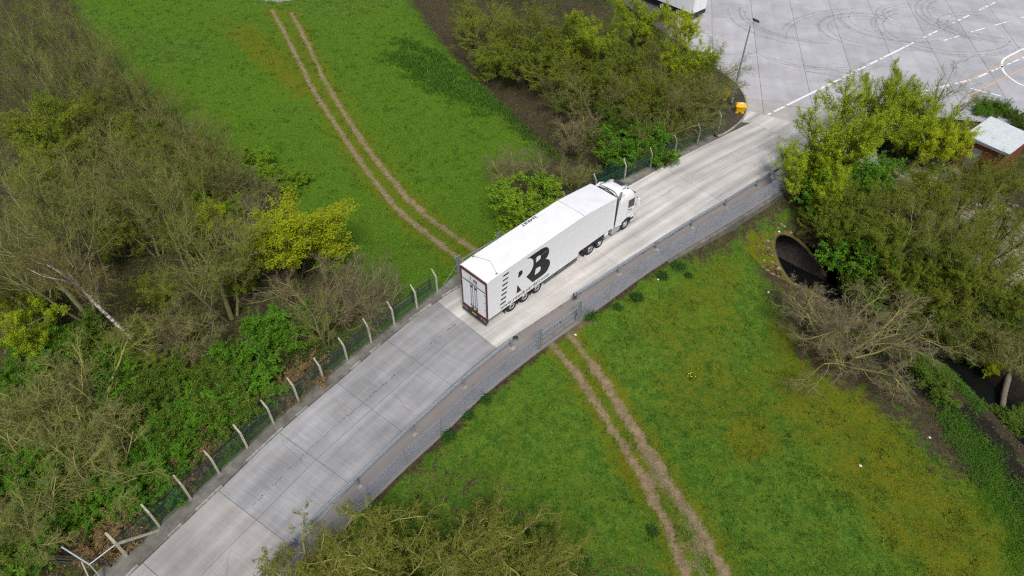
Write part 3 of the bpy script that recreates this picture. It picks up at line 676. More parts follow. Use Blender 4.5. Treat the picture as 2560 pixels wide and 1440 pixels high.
# chain link fence on the right of the road (two runs, with the gate between)
def chain_fence(P, lab, wall_from=None):
    org = np.array([P[0][0], P[0][1], 0.]); root = empty('chain_link_fence', tuple(org), 0, lab, 'fence')
    T_ = dirs_along(P); N_ = np.stack([T_[:, 1], -T_[:, 0]], 1)      # outward, to the right
    for p, n_ in zip(P, N_):
        q = MB(); zb = hz1(*(np.array(p) + n_ * .3)) - .1
        q.tube([(0, 0, zb), (0, 0, 1.62), (n_[0] * .05, n_[1] * .05, 1.68), (n_[0] * .26, n_[1] * .26, 1.88)], .026, 6)
        q.build('post', M['galvanised'], root, False, (p[0] - org[0], p[1] - org[1], 0))
    for z in (.12, .9, 1.6): strand(P, z, .008, 'line_wire', M['wire'], root, org)
    for dz, of in ((1.72, -.09), (1.86, -.24)): strand(P, dz, .006, 'barbed_strand', M['wire'], root, org, of)
    wire_mesh([P], -.04, 1.6, .026, .0014, 'wire_mesh', M['wire'], root, org)
chain_fence(FR[:9], 'galvanised chain link fence on the footway, running from field gate toward the foreground tree')
chain_fence(FR[9:], 'galvanised chain link fence on the footway, running from field gate up to the culvert trees')
# concrete post fences on the left
def concrete_fence(P, lab, hgt=2.0, mat='concrete_post', thick=1.0):
    org = np.array([P[0][0], P[0][1], 0.]); root = empty('concrete_post_fence', tuple(org), 0, lab, 'fence')
    T_ = dirs_along(P); N_ = np.stack([-T_[:, 1], T_[:, 0]], 1)
    for i, (p, n_, t_) in enumerate(zip(P, N_, T_)):
        k = 1.35 if (i == 0 and thick > 1) else 1.0
        h = hgt * random.Random(i).uniform(.97, 1.03); q = MB(); u = np.array([t_[0], t_[1], 0]); o_ = np.array([n_[0], n_[1], 0])
        path = [np.array([0, 0, -.4]), np.array([0, 0, h * .78]), o_ * .05 + [0, 0, h * .82], o_ * .40 + [0, 0, h * 1.06]]; V = []
        for j, c in enumerate(path):
            s_ = (.058 if j < 2 else .054 if j == 2 else .042) * k; ax = o_ if j < 2 else (o_ * .55 - np.array([0, 0, .6]))
            ax = ax / np.linalg.norm(ax)
            for a, b in ((-1, -1), (1, -1), (1, 1), (-1, 1)): V.append(c + u * s_ * a + ax * s_ * b)
        Fq = [(0, 1, 2, 3), (15, 14, 13, 12)] + [(r * 4 + a, r * 4 + (a + 1) % 4, r * 4 + 4 + (a + 1) % 4, r * 4 + 4 + a) for r in range(3) for a in range(4)]
        q.add(V, Fq); q.build('post', M[mat], root, False, (p[0] - org[0], p[1] - org[1], 0), bev=.008, seg=1)
    for of, z in ((.16, hgt * .88), (.27, hgt * .96), (.38, hgt * 1.04)): strand(P, z, .006, 'barbed_strand', M['wire_green'], root, org, of)
    for z in (.15, .85, hgt * .78): strand(P, z, .007, 'line_wire', M['wire_green'], root, org, .05)
    Pm = np.array(P) + N_ * .06
    wire_mesh([Pm], .05, hgt * .78, .085, .0032, 'wire_mesh', M['wire_green'], root, org)
    return root
r_ = concrete_fence(FL[:13], 'pale cranked concrete post fence with green mesh beside the near left wood', 2.12, thick=1.4)
q = MB(); a, b = np.array(FL[0]), np.array(FL[1]); e = a + (b - a) * .96 - np.array([.0, .0]); q.bar((.05, .02, 1.5), (e[0] - a[0] + .1, e[1] - a[1] - .1, .05), .11, .11); q.build('brace_strut', M['concrete_post'], r_)
concrete_fence(FL2[1:], 'cranked concrete post fence with green mesh behind the lorry cab, beside the far wood', 2.0, 'kerb')
def timber_fence(P, off, lab, step=1.76, hgt=1.15):
    P = np.array(P, float); T_ = dirs_along(P); N_ = np.stack([-T_[:, 1], T_[:, 0]], 1); P = resample(P + N_ * off, step)
    org = (P[0][0], P[0][1], hz1(*P[0])); root = empty('timber_rail_fence', org, 0, lab, 'fence'); Z = [hz1(*p) for p in P]
    for p, z in zip(P, Z):
        q = MB(); q.box(-.06, .06, -.05, .05, -.3, hgt, None, .008); q.build('post', M['timber'], root, False, (p[0] - org[0], p[1] - org[1], z - org[2]), (0, 0, math.atan2(T_[0][1], T_[0][0])))
    for i in range(len(P) - 1):
        for h in (.3, .66, 1.02):
            q = MB(); a = (P[i][0] - org[0], P[i][1] - org[1], Z[i] + h - org[2]); b = (P[i + 1][0] - org[0], P[i + 1][1] - org[1], Z[i + 1] + h - org[2]); q.bar(a, b, .035, .095); q.build('rail', M['timber'], root)
timber_fence(FL[:13], .75, 'dark timber post and rail fence behind the near concrete post fence')
timber_fence(FL2[1:], .8, 'dark timber post and rail fence behind the far concrete post fence')
timber_fence([(-26.8, 15.2), (-24.2, 15.5), (-21.0, 15.2)], 0, 'dark timber rail fence by the galvanised pipe frame at the wood corner', 1.6, .9)
# galvanised pipe frame at the end of the left fence
p0 = np.array(FL[0]); x, y = G(200, 1440, 0); pA = G(155, 1368, 1.9); pB = G(225, 1412, 1.2); pC = G(265, 1458, .05)
fr = empty('pipe_frame', (pC[0], pC[1], 0), 0, 'galvanised pipe frame leaning by the corner concrete post', 'gate')
q = MB(); q.tube([(0, 0, -.1), (pB[0] - pC[0], pB[1] - pC[1], 1.25), (pA[0] - pC[0], pA[1] - pC[1], 1.95)], .045, 8); q.build('post', M['galvanised'], fr)
q = MB(); q.tube([(pB[0] - pC[0], pB[1] - pC[1], 1.25), (p0[0] - pC[0], p0[1] - pC[1], 1.5)], .035, 8); q.build('rail', M['galvanised'], fr)
q = MB(); q.tube([(pB[0] - pC[0] - .5, pB[1] - pC[1] + .15, 1.15), (pC[0] - pC[0] - .75, -.1, -.3)], .04, 8); q.build('stay', M['concrete_post'], fr)
# ---------------------------------------------------------------- field gates
def field_gate(a, b, lab, hgt=1.55, posts=2.05, out=(1, 0)):
    a, b = np.array(a), np.array(b); d = b - a; L = np.linalg.norm(d); d /= L; root = empty('field_gate', (a[0], a[1], 0), math.atan2(d[1], d[0]), lab, 'gate')
    for x in (0, L):
        for k in ((-.09, .11) if x == 0 else (-.11, .09)):
            q = MB(); q.box(-.055, .055, -.055, .055, -.4, posts, None, .01); q.build('gate_post', M['galvanised'], root, False, (x + k, 0, 0))
    z0, z1 = .22, hgt
    for z in (z0, (z0 + z1) / 2 + .1, z1):
        q = MB(); q.tube([(.24, 0, z), (L - .24, 0, z)], .032 if z == z1 else .024, 8); q.build('rail', M['galvanised'] if z > .3 else M['deadwood'], root)
    for x in (.24, .24 + (L - .48) / 3, .24 + 2 * (L - .48) / 3, L - .24):
        q = MB(); q.tube([(x, 0, z0), (x, 0, z1 + (.28 if .3 < x < L / 2 + .5 and x > L / 2 - 1 else .04))], .024, 8); q.build('upright', M['galvanised'], root)
    q = MB(); q.box(L / 2 - .03, L / 2 + .03, -.05, .05, hgt - .3, hgt - .2); q.build('latch', M['steel_dark'], root)
    q = MB(); q.box(L - .42, L - .26, -.03, .03, .85, 1.05); q.build('lock_box', M['steel_dark'], root)
    for s_, x in ((-1, -.12), (1, L + .12)):
        q = MB(); q.tube([(x, 0, 1.35), (x + s_ * 1.35, 0.02, .0)], .018, 6); q.build('stay', M['galvanised'], root)
    wire_mesh([[(.25, .01), (L - .25, .01)]], z0, z1, .11, .0022, 'wire_mesh', M['wire'], root, (0, 0, 0))
field_gate(FR[8], FR[9], 'closed galvanised field gate across the wheel track beside the footway')
field_gate(FL[13], GATE_L2, 'galvanised field gate half hidden behind the lorry trailer', 1.5)
# ---------------------------------------------------------------- guard rails
def guard_rail(P, lab, z=.62, flip=1, ends=(1, 1)):
    P = resample(catmull(P, 6), .5); T_ = dirs_along(P); N_ = np.stack([-T_[:, 1], T_[:, 0]], 1)   # towards the road
    org = np.array([P[0][0], P[0][1], 0]); root = empty('guard_rail', tuple(org), 0, lab, 'guard rail')
    prof = [(.0, .155), (.035, .15), (.075, .105), (.075, .07), (.012, .02), (.012, -.02), (.075, -.07), (.075, -.105), (.035, -.15), (.0, -.155), (-.008, -.15), (.026, -.143), (.062, -.1), (.062, -.074), (0, -.022), (0, .022), (.062, .074), (.062, .1), (.026, .143), (-.008, .15)]
    V = []; m = len(prof)
    for p, n_ in zip(P, N_):
        for a, b in prof: V.append((p[0] + n_[0] * (a + .05) - org[0], p[1] + n_[1] * (a + .05) - org[1], z + b))
    q = MB(); q.add(V, [(i * m + k, i * m + (k + 1) % m, (i + 1) * m + (k + 1) % m, (i + 1) * m + k) for i in range(len(P) - 1) for k in range(m)] + [tuple(range(m)), tuple(range((len(P) - 1) * m, len(P) * m))[::-1]])
    q.build('rail', M['galvanised'], root)
    d = np.r_[0, np.cumsum(np.linalg.norm(np.diff(P, axis=0), axis=1))]; n = int(d[-1] / 3.95); ss_ = np.linspace(.25, d[-1] - .25, n + 1)
    pm = MB(); pm.box(-.06, .06, -.02, .03, -.1, .78, None, .006); pm.box(-.075, .075, .03, .05, .45, .78); pm.box(-.075, .075, -.07, -.02, -.05, .78); pme = pm.mesh('post', M['galvanised'])
    bm_ = MB(); bm_.box(-.16, .16, -.30, .06, -.05, .012, None, .005); bme = bm_.mesh('base_plate', M['kerb'])
    for s_ in ss_:
        p = np.array([np.interp(s_, d, P[:, k]) for k in (0, 1)]); i = min(len(T_) - 1, int(np.searchsorted(d, s_))); an = math.atan2(T_[i][1], T_[i][0])
        o = link('post', pme, root, (p[0] - org[0] - N_[i][0] * .02, p[1] - org[1] - N_[i][1] * .02, 0), (0, 0, an)); link('base_plate', bme, o)
    for e, en in ((0, ends[0]), (-1, ends[1])):
        if not en: continue
        p, t_, n_ = P[e], T_[e] * (-1 if e == 0 else 1), N_[e]; q = MB(); V = []; k = 9
        for j in range(k):
            a = j / (k - 1) * math.pi * .8; c = p + n_ * .09 + t_ * math.sin(a) * .28 - n_ * (1 - math.cos(a)) * .2
            for zz, w_ in ((z + .155, 0), (z + .05, .02), (z - .05, .02), (z - .155, 0)): V.append((c[0] - org[0], c[1] - org[1], zz))
        q.add(V, [(j * 4 + i, (j + 1) * 4 + i, (j + 1) * 4 + i + 1, j * 4 + i + 1) for j in range(k - 1) for i in range(3)])
        o = q.build('end_terminal', M['steel_dark'], root); md = o.modifiers.new('thick', 'SOLIDIFY'); md.thickness = .012
guard_rail([G(560, 1560, .6), (-11.75, 16.05), (-7.35, 21.9), (-5.0, 24.8), (-2.6, 27.65), (.1, 30.5)], 'steel guard rail along the near footway, ending just before the field gate', ends=(0, 1))
guard_rail([(4.55, 34.7), (6.1, 35.95), (9.1, 38.55), (12.1, 41.1), (15.2, 43.65), (18.3, 46.1), (21.5, 48.7), (25.2, 51.6), (28.3, 54.0)], 'steel guard rail along the far footway, starting just after the field gate', ends=(1, 0))
# ---------------------------------------------------------------- lamp post, bins
lp = empty('lamp_post', (22.16, 62.3, .08), 0, 'tall grey floodlight mast standing in the kerbed soil bed', 'lamp post')
q = MB(); q.tube([(0, 0, -.2), (0, 0, 1.5), (0, 0, 1.52), (0, 0, 8.2)], [.13, .12, .09, .06], 10); q.build('mast', M['steel_dark'], lp, True)
q = MB(); q.box(-.09, .09, -.13, -.1, .3, .95); q.build('access_door', M['galvanised'], lp)
q = MB(); q.tube([(0, 0, 8.15), (.32, .1, 8.55)], .03, 6); q.tube([(-.30, 0, 8.2), (.3, .05, 8.2)], .02, 6); q.build('bracket', M['galvanised'], lp)
q = MB(); q.box(-.3, .3, -.2, .2, -.07, .07, Matrix.Translation((.45, .15, 8.65)) @ Matrix.Rotation(.35, 4, 'Y'), .02); o = q.build('floodlight', M['plastic_dark'], lp)
q = MB(); q.box(-.25, .25, -.16, .16, -.085, -.072, Matrix.Translation((.45, .15, 8.65)) @ Matrix.Rotation(.35, 4, 'Y')); q.build('lens', M['glass_dark'], o)
q = MB(); q.tube([(-.32 + .09 * math.cos(a), .09 * math.sin(a), 8.22) for a in np.linspace(0, 2 * math.pi, 12)], .012, 5); q.build('antenna_ring', M['galvanised'], lp)
def grit_bin(loc, rz, lab, lean=0):
    root = empty('grit_bin', loc, rz, lab, 'bin'); root.rotation_euler[0] = lean
    def ring(w_, d_, z, c=.08): return [(-w_ + c, -d_, z), (w_ - c, -d_, z), (w_, -d_ + c, z), (w_, d_ - c, z), (w_ - c, d_, z), (-w_ + c, d_, z), (-w_, d_ - c, z), (-w_, -d_ + c, z)]
    def loft(R_):
        q = MB(); V = [p for r in R_ for p in r]; n = 8
        q.add(V, [tuple(range(n))[::-1], tuple(range((len(R_) - 1) * n, len(R_) * n))] + [(i * n + k, i * n + (k + 1) % n, (i + 1) * n + (k + 1) % n, (i + 1) * n + k) for i in range(len(R_) - 1) for k in range(n)]); return q
    loft([ring(.40, .24, .12), ring(.47, .33, .62), ring(.50, .36, .66), ring(.50, .36, .72)]).build('tub', M['yellow_plastic'], root)
    for x in (-.26, .26):
        q = MB(); q.box(x - .14, x + .14, -.24, .22, -.03, .14, None, .02); q.build('foot', M['yellow_plastic'], root)
    lid = loft([ring(.53, .39, .73), ring(.53, .39, .78), ring(.46, .3, .93, .1), ring(.38, .2, .98, .1)]).build('lid', M['yellow_plastic'], root)
    q = MB(); q.box(-.2, .2, -.13, .14, .982, .99); q.build('label_plate', M['label_white'], lid)
    q = MB(); q.tube([(-.2, -.40, .74), (-.2, -.45, .74), (.2, -.45, .74), (.2, -.40, .74)], .02, 6); q.build('handle', M['yellow_plastic'], root)
grit_bin((22.72, 60.95, .085), math.radians(-8), 'yellow grit bin with white lid label in front of the floodlight mast')
grit_bin((21.75, 63.6, .085), math.radians(75), 'yellow grit bin tilted behind the floodlight mast, half under the trees', .1)
# ---------------------------------------------------------------- shed and hedge
cr = [np.array(G(a, b, 2.6)) for a, b in ((2415, 336), (2523, 382), (2570, 322), (2451, 290))]
o0 = cr[0]; ex = cr[1] - cr[0]; Lx = np.linalg.norm(ex) + .1; ex /= np.linalg.norm(ex); Ly = 4.6
sh = empty('portable_cabin', (o0[0], o0[1], -.3), math.atan2(ex[1], ex[0]), 'small red brick cabin with a white ribbed roof beside the hedge', 'cabin')
q = MB(); q.box(.12, Lx - .12, .12, Ly - .12, -.3, 2.75); wallo = q.build('wall', M['brick_red'], sh)
q = MB(); q.prism([(0, 2.98), (Lx, 2.80), (Lx, 2.70), (0, 2.80)], -.1, Ly + .1); rf = q.build('roof', M['shed_roof'], sh)
nr = 22
for i in range(nr):
    y = .0 + (Ly) * (i + .5) / nr; q = MB(); q.prism([(-.03, 3.005), (Lx + .03, 2.825), (Lx + .03, 2.795), (-.03, 2.97)], y - .03, y + .03); q.build('roof_rib', M['shed_roof'], rf)
for nm, a in (('fascia', (-.05, Lx + .05, -.16, -.11, 2.62, 2.86)), ('fascia', (-.05, Lx + .05, Ly + .11, Ly + .16, 2.62, 2.86))):
    q = MB(); q.box(*a); q.build(nm, M['shed_trim'], sh)
q = MB(); q.tube([(-.12, -.2, 2.72), (-.12, Ly + .2, 2.72)], .06, 8); q.build('gutter', M['shed_trim'], sh)
q = MB(); q.box(.9, 1.8, .06, .118, 0, 2.05); dr = q.build('door', M['shed_trim'], sh)
q = MB(); q.tube([(1.68, .05, .95), (1.68, .0, .95), (1.56, .0, .95)], .015, 6); q.build('handle', M['galvanised'], dr)
q = MB(); q.box(.06, .118, 1.4, 2.6, 1.0, 1.9); wn = q.build('window', M['glass_dark'], sh)
for a in ((.04, .116, 1.34, 1.4, .94, 1.96), (.04, .116, 2.6, 2.66, .94, 1.96), (.04, .116, 1.4, 2.6, .94, 1.0), (.04, .116, 1.4, 2.6, 1.9, 1.96)):
    q = MB(); q.box(*a); q.build('frame', M['label_white'], wn)
# ---------------------------------------------------------------- culvert
cz = CROWN - PIPE_R; cv = empty('culvert', (MOUTH[0], MOUTH[1], -5.2), math.atan2(AX[1], AX[0]), 'corrugated steel culvert mouth with mossy stone apron on the grass bank', 'culvert')
NA, NS = 48, 190; V = []; back = -14.0
for i in range(NS + 1):
    for k in range(NA):
        a = 2 * math.pi * k / NA; end = (1 - math.sin(a)) * PIPE_R * RUN + .12; s_ = back + (end - back) * i / NS
        rr_ = PIPE_R + .035 * math.sin(s_ * 2 * math.pi / .30); V.append((s_, rr_ * math.cos(a), cz + rr_ * math.sin(a) + 5.2))
Fq = [(i * NA + k, i * NA + (k + 1) % NA, (i + 1) * NA + (k + 1) % NA, (i + 1) * NA + k) for i in range(NS) for k in range(NA)]
pipe = link('pipe', np_mesh('pipe', np.array(V), np.array(Fq), M['corrugated'], True), cv); md = pipe.modifiers.new('t', 'SOLIDIFY'); md.thickness = .02; md.offset = 0
V = []; rings = [(0.0, .03), (.08, .06), (.30, .03), (.72, -.30)]
for j, (dr_, dz_) in enumerate(rings):
    for k in range(NA):
        a = 2 * math.pi * k / NA; R_ = PIPE_R + dr_; nz = .06 * math.sin(k * 1.7 + j) ; sx = (PIPE_R - R_ * math.sin(a)) * RUN; V.append((sx + .02, R_ * math.cos(a), cz + R_ * math.sin(a) + 5.2 + dz_ + nz * (j > 0)))
Fq = [(j * NA + k, j * NA + (k + 1) % NA, (j + 1) * NA + (k + 1) % NA, (j + 1) * NA + k) for j in range(3) for k in range(NA) if not (NA * .60 < k < NA * .9)]
link('collar', np_mesh('collar', np.array(V), np.array(Fq), M['stone_moss'], True), cv)
rs = random.Random(8); smeshes = []
for v_ in range(6):
    bm = bmesh.new(); bmesh.ops.create_icosphere(bm, subdivisions=1, radius=1)
    for q in bm.verts: q.co *= rs.uniform(.75, 1.2); q.co.z *= .6
    for mm in ('stone', 'stone_moss'):
        me_ = bpy.data.meshes.new('stone'); bm.to_mesh(me_); me_.materials.append(M[mm]); smeshes.append(me_)
    bm.free()
for i in range(230):
    s_ = rs.uniform(-.6, 6.2); dep = min(max(s_, 0) / RUN, 2 * PIPE_R); ch_ = math.sqrt(max(0, PIPE_R ** 2 - (PIPE_R - dep) ** 2)); n_ = -(ch_ + .5 + rs.random() ** 1.4 * 2.3) if rs.random() < .85 else (ch_ + .4 + rs.random() * .9)
    wx, wy = MOUTH + AX * s_ + NX * n_; z = hz1(wx, wy)
    if z < -5.4: continue
    k = rs.uniform(.10, .27); o = link('stone', smeshes[rs.randrange(12)] if rs.random() < .7 else smeshes[2 * rs.randrange(6) + 1], cv, (s_, n_, z + 5.2 + .05), (rs.uniform(-.3, .3), rs.uniform(-.3, .3), rs.uniform(0, 6))); o.scale = (k, k * rs.uniform(.7, 1.1), k)
# the stream
sp = resample(STREAM, .5); tgt = dirs_along(sp); N_ = np.stack([-tgt[:, 1], tgt[:, 0]], 1); q = MB(); V = []
sp2 = np.vstack([MOUTH - AX * 12, sp]); N2 = np.vstack([NX, N_])
for p, n_ in zip(sp2, N2):
    for t_ in (-1.5, 0, 1.5): V.append((p[0] + n_[0] * t_ * (.7 if p is sp2[0] else 1), p[1] + n_[1] * t_ * (.7 if p is sp2[0] else 1), SZ))
q.add(V, [(i * 3 + k, (i + 1) * 3 + k, (i + 1) * 3 + k + 1, i * 3 + k + 1) for i in range(len(sp2) - 1) for k in range(2)]); tag(q.build('water', M['water']), 'dark shallow stream flowing from the culvert', None, None, 'structure')
# fallen log across the stream, dead stalks
a = np.array([*G(2522, 940, -3.9), -3.9]); b = np.array([*G(2505, 1012, -4.4), -4.4]); lg = MB(); d = b - a
lg.tube([tuple(d * t + np.array([0, .05 * math.sin(t * 5), .05 * math.sin(t * 7)])) for t in np.linspace(-.1, 1.05, 8)], [.20, .22, .21, .2, .2, .19, .2, .17], 10)
o = lg.build('log', M['deadwood'], None, True, tuple(a)); tag(o, 'pale fallen log lying over the dark stream', 'log')
# ---------------------------------------------------------------- the articulated lorry
TH = .7843; WD = 2.594
def lorry_at(lx, ly): return (-1.6618 + lx * math.cos(TH) - ly * math.sin(TH), 31.9682 + lx * math.sin(TH) + ly * math.cos(TH))
lorry = empty('articulated_lorry', (*lorry_at(0, 0), 0), TH, 'white articulated lorry with black RB lettering driving along the concrete road', 'lorry')
# body of the trailer: outline of its side in (x, z), y from 0 (right side) to WD
prof_top = [(0, 4.40), (.35, 4.425), (1.15, 4.475), (4, 4.515), (7.5, 4.54), (9.3, 4.545), (9.75, 4.53), (10.4, 4.47), (12, 4.29), (13.6, 4.08)]
outline = [(0.06, .86), (9.46, .80), (9.50, 1.22), (13.6, 1.19)] + prof_top[::-1][:-1] + [(.06, 4.40)]
q = MB(); n = len(outline)
q.prism(outline, 0, WD); body = q.build('trailer_body', M['paint_side'], lorry, bev=.035)
q = MB(); V = []
for x, z in prof_top:
    for y, dz in ((.06, .012), (.5, .03), (WD / 2, .038), (WD - .5, .03), (WD - .06, .012)): V.append((x + (.05 if x == 0 else 0), y, z + dz))
q.add(V, [(i * 5 + k, (i + 1) * 5 + k, (i + 1) * 5 + k + 1, i * 5 + k + 1) for i in range(len(prof_top) - 1) for k in range(4)]); q.build('trailer_roof', M['paint_white'], lorry)
# roof seam at the crest, edge trims, side panel seam, rear roof crease cable
q = MB(); q.bar((9.75, .03, 4.565), (9.75, WD - .03, 4.565), .02, .012); q.build('roof_seam', M['vinyl_grey'], lorry)
for y in (-.006, WD + .006):
    q = MB()
    for (x0, z0), (x1, z1) in zip(prof_top[:-1], prof_top[1:]): q.bar((x0, y, z0 - .03), (x1 + .01, y, z1 - .03), .02, .07)
    q.build('roof_edge_trim', M['paint_white'], lorry)
q = MB(); q.bar((0.1, -.003, 3.62), (13.55, -.003, 3.62), .006, .008); q.build('panel_seam', M['label_white'], lorry)
q = MB(); q.bar((13.52, -.012, 1.22), (13.52, -.012, 4.08), .03, .05); q.bar((13.61, .04, 1.22), (13.61, .04, 4.1), .03, .06); q.build('corner_post', M['paint_white'], lorry)
q = MB(); q.tube([(1.14, WD - .09, 4.52), (1.59, 1.32, 4.545), (1.07, .16, 4.52)], .012, 5); q.box(1.02, 1.22, WD - .16, WD - .06, 4.5, 4.54); q.box(.98, 1.14, .1, .2, 4.5, 4.53); q.build('roof_cable', M['cab_grey'], lorry)
# rear frame and doors
def rp(nm, y0, y1, z0, z1, x=-.0, d=.03, m='frame_maroon', par=lorry, bev=0): q = MB(); q.box(x - d, x, y0, y1, z0, z1); return q.build(nm, M[m], par, bev=bev)
rp('rear_frame', 0, .11, .80, 4.36, .045, .07); rp('rear_frame', WD - .11, WD, .80, 4.36, .045, .07)
rp('rear_frame', .11, WD - .11, 4.20, 4.36, .045, .07); rp('rear_frame', .11, WD - .11, .80, .90, .045, .07)
rp('header_panel', .13, WD - .13, 3.40, 4.19, .055, .05, 'paint_side')
rp('header_rail', .11, WD - .11, 3.31, 3.38, .05, .06, 'vinyl_grey')
for y0, y1, h in ((.13, 1.285, 0), (1.305, WD - .13, 1)):
    dr = rp('rear_door', y0, y1, .92, 3.29, .05, .06, 'paint_side')
    for yy in ((y1 - .10, y1 - .28) if not h else (y0 + .10, y0 + .28)):
        q = MB(); q.tube([(-.035, yy, .90), (-.035, yy, 3.32)], .017, 6); q.build('lock_rod', M['steel_dark'], dr)
    ya = y1 - .19 if not h else y0 + .19
    q = MB(); q.bar((-.06, ya - .19, 1.28), (-.06, ya + .19, 1.34), .03, .035); q.build('handle', M['plastic_dark'], dr)
    q = MB(); q.box(-.06, -.012, ya - .1, ya + .1, 3.1, 3.22); q.box(-.06, -.012, ya - .1, ya + .1, .98, 1.08); q.build('keeper', M['plastic_dark'], dr)
    yh = y0 - .05 if not h else y1 + .05
    for z in (1.05, 1.75, 2.45, 3.15):
        q = MB(); q.box(-.045, -.01, yh - .07, yh + .15 - (.08 if h else 0), z - .025, z + .025); q.build('hinge', M['cab_grey'], dr)
for a in ((.125, .165, .95, 4.15), (WD - .165, WD - .125, .95, 4.15), (.165, WD - .165, 4.13, 4.17), (.165, WD - .165, .925, .955)): rp('reflective_tape', *a, -.012, .004, 'tape_pink')
# rear sign on the header: mini logo and lettering
def place_text(body_, size, M4, mat, par, name='lettering', **k):
    me_ = text_mesh(body_, size, name, M[mat], **k); me_.transform(M4); o = link(name, me_, par); return o
RZ = Matrix(((0, 0, -1, 0), (-1, 0, 0, 0), (0, 1, 0, 0), (0, 0, 0, 1)))       # text plane on the rear face, reading towards the right side
place_text('RB', .34, Matrix.Translation((-.0, 1.34, 3.66)) @ RZ, 'vinyl_black', lorry, offset=.012)
place_text('reedboardall', .2, Matrix.Translation((-.0, 1.95, 3.46)) @ RZ, 'vinyl_grey', lorry)
for i in range(5): rp('logo_bar', 1.55, 1.66, 3.68 + i * .07, 3.71 + i * .07, -.0, .003, 'vinyl_black')
# bumper, lamps, underrun
q = MB(); q.box(-.10, .10, .05, WD - .05, .52, .80, None, .02); q.build('rear_bumper', M['plastic_dark'], lorry)
for y in (.1, WD - .62):
    o = rp('rear_lamp_panel', y, y + .52, .56, .78, -.101, .02, 'cab_grey')
    for k_, mt in enumerate(('red_lamp', 'hub_dark', 'red_lamp')): q = MB(); q.box(-.135, -.121, y + .04 + k_ * .16, y + .16 + k_ * .16, .61, .73); q.build('lamp', M[mt], o)
rp('number_plate', 1.08, 1.50, .62, .72, -.102, .008, 'yellow_plastic')
q = MB(); q.box(-.14, -.02, .06, WD - .06, .38, .50, None, .02); q.build('underrun_bar', M['plastic_dark'], lorry)
# chassis rails, side guards, landing legs
q = MB(); q.box(.3, 9.3, .75, .95, .70, .98); q.box(.3, 9.3, WD - .95, WD - .75, .70, .98); q.box(9.3, 16.2, .85, 1.0, .72, 1.0); q.box(9.3, 16.2, WD - 1.0, WD - .85, .72, 1.0); q.box(9.6, 13.4, .6, WD - .6, 1.05, 1.19); q.build('chassis', M['plastic_dark'], lorry)
for y in (.06, WD - .06):
    q = MB()
    for z in (.45, .68): q.bar((5.75, y, z), (9.42, y, z), .03, .09)
    for x in (5.9, 7.1, 8.3, 9.3): q.bar((x, y, .4), (x, y, .82), .05, .05, (1, 0, 0))
    q.build('side_guard', M['steel_dark'], lorry)
    q = MB(); q.tube([(8.9, y + (.35 if y < 1 else -.35), .25), (8.9, y + (.35 if y < 1 else -.35), .9)], .07, 8); q.build('landing_leg', M['plastic_dark'], lorry)
# wheels
tyre = MB(); tyre.lathe([(.29, -.14), (.40, -.155), (.47, -.15), (.50, -.12), (.505, 0), (.50, .12), (.47, .15), (.40, .155), (.29, .14)], 32, None, False); tyre_me = tyre.mesh('tyre', M['rubber'], True)
rim = MB(); rim.lathe([(.30, .13), (.285, .12), (.27, .05), (.20, .02), (.17, .06), (.165, .12), (.10, .14), (.0001, .145)], 28, None, False); rim_me = rim.mesh('rim', M['rim'], True)
hub = MB(); hub.lathe([(.11, .12), (.11, .19), (.07, .21), (.0001, .215)], 16, None, False)
for k in range(10): a = k * math.pi / 5; hub.lathe([(.013, .05), (.013, .10), (.0001, .102)], 6, Matrix.Translation((.215 * math.cos(a), .215 * math.sin(a), .0)), False)
hub_me = hub.mesh('hub', M['hub_dark'], True)
hubl = hub.mesh('hub', M['rim'], True)
def wheel(x, y, dia=1.0, side_=-1, light=False, nm='wheel'):
    k = dia / 1.01; wr = empty(nm, (x, y, .505 * k)); wr.parent = lorry; wr.rotation_euler = (math.pi / 2 * (1 if side_ < 0 else -1), 0, 0); wr.scale = (k, k, 1)
    for n_, me_ in (('tyre', tyre_me), ('rim', rim_me), ('hub', hubl if light else hub_me)): link(n_, me_, wr)
for x in (2.40, 3.71, 5.02):
    wheel(x, .22); wheel(x, WD - .22, 1.0, 1)
    for y in (.07, WD - .35):
        q = MB(); q.prism([(x + .60 * math.cos(a), .5 + .60 * math.sin(a)) for a in np.linspace(.2, math.pi - .2, 9)] + [(x + .57 * math.cos(a), .5 + .57 * math.sin(a)) for a in np.linspace(math.pi - .2, .2, 9)], y, y + .28); q.build('mudguard', M['plastic_dark'], lorry)
        q = MB(); q.box(x - .66, x - .64, y, y + .28, .22, .62); q.build('mud_flap', M['plastic_dark'], lorry)
for y, sd_ in ((.22, -1), (WD - .22, 1)):
    wheel(10.98, y, 1.04, sd_); wheel(12.12, y, .86, sd_, True); wheel(15.30, y, 1.04, sd_, True)
for y in (.06, WD - .46):
    for x, r_ in ((10.98, .64), (12.12, .56)):
        q = MB(); q.prism([(x + r_ * math.cos(a), .5 + r_ * math.sin(a)) for a in np.linspace(.35, math.pi - .35, 9)] + [(x + (r_ - .03) * math.cos(a), .5 + (r_ - .03) * math.sin(a)) for a in np.linspace(math.pi - .35, .35, 9)], y, y + .4); q.build('mudguard', M['plastic_dark'], lorry)
    q = MB(); q.box(10.27, 10.30, y, y + .42, .2, .82); q.build('mud_flap', M['plastic_dark'], lorry)
    q = MB(); q.box(10.2, 10.26, y + .05, y + .35, .84, .98); q.build('tail_lamp', M['red_lamp'], lorry)
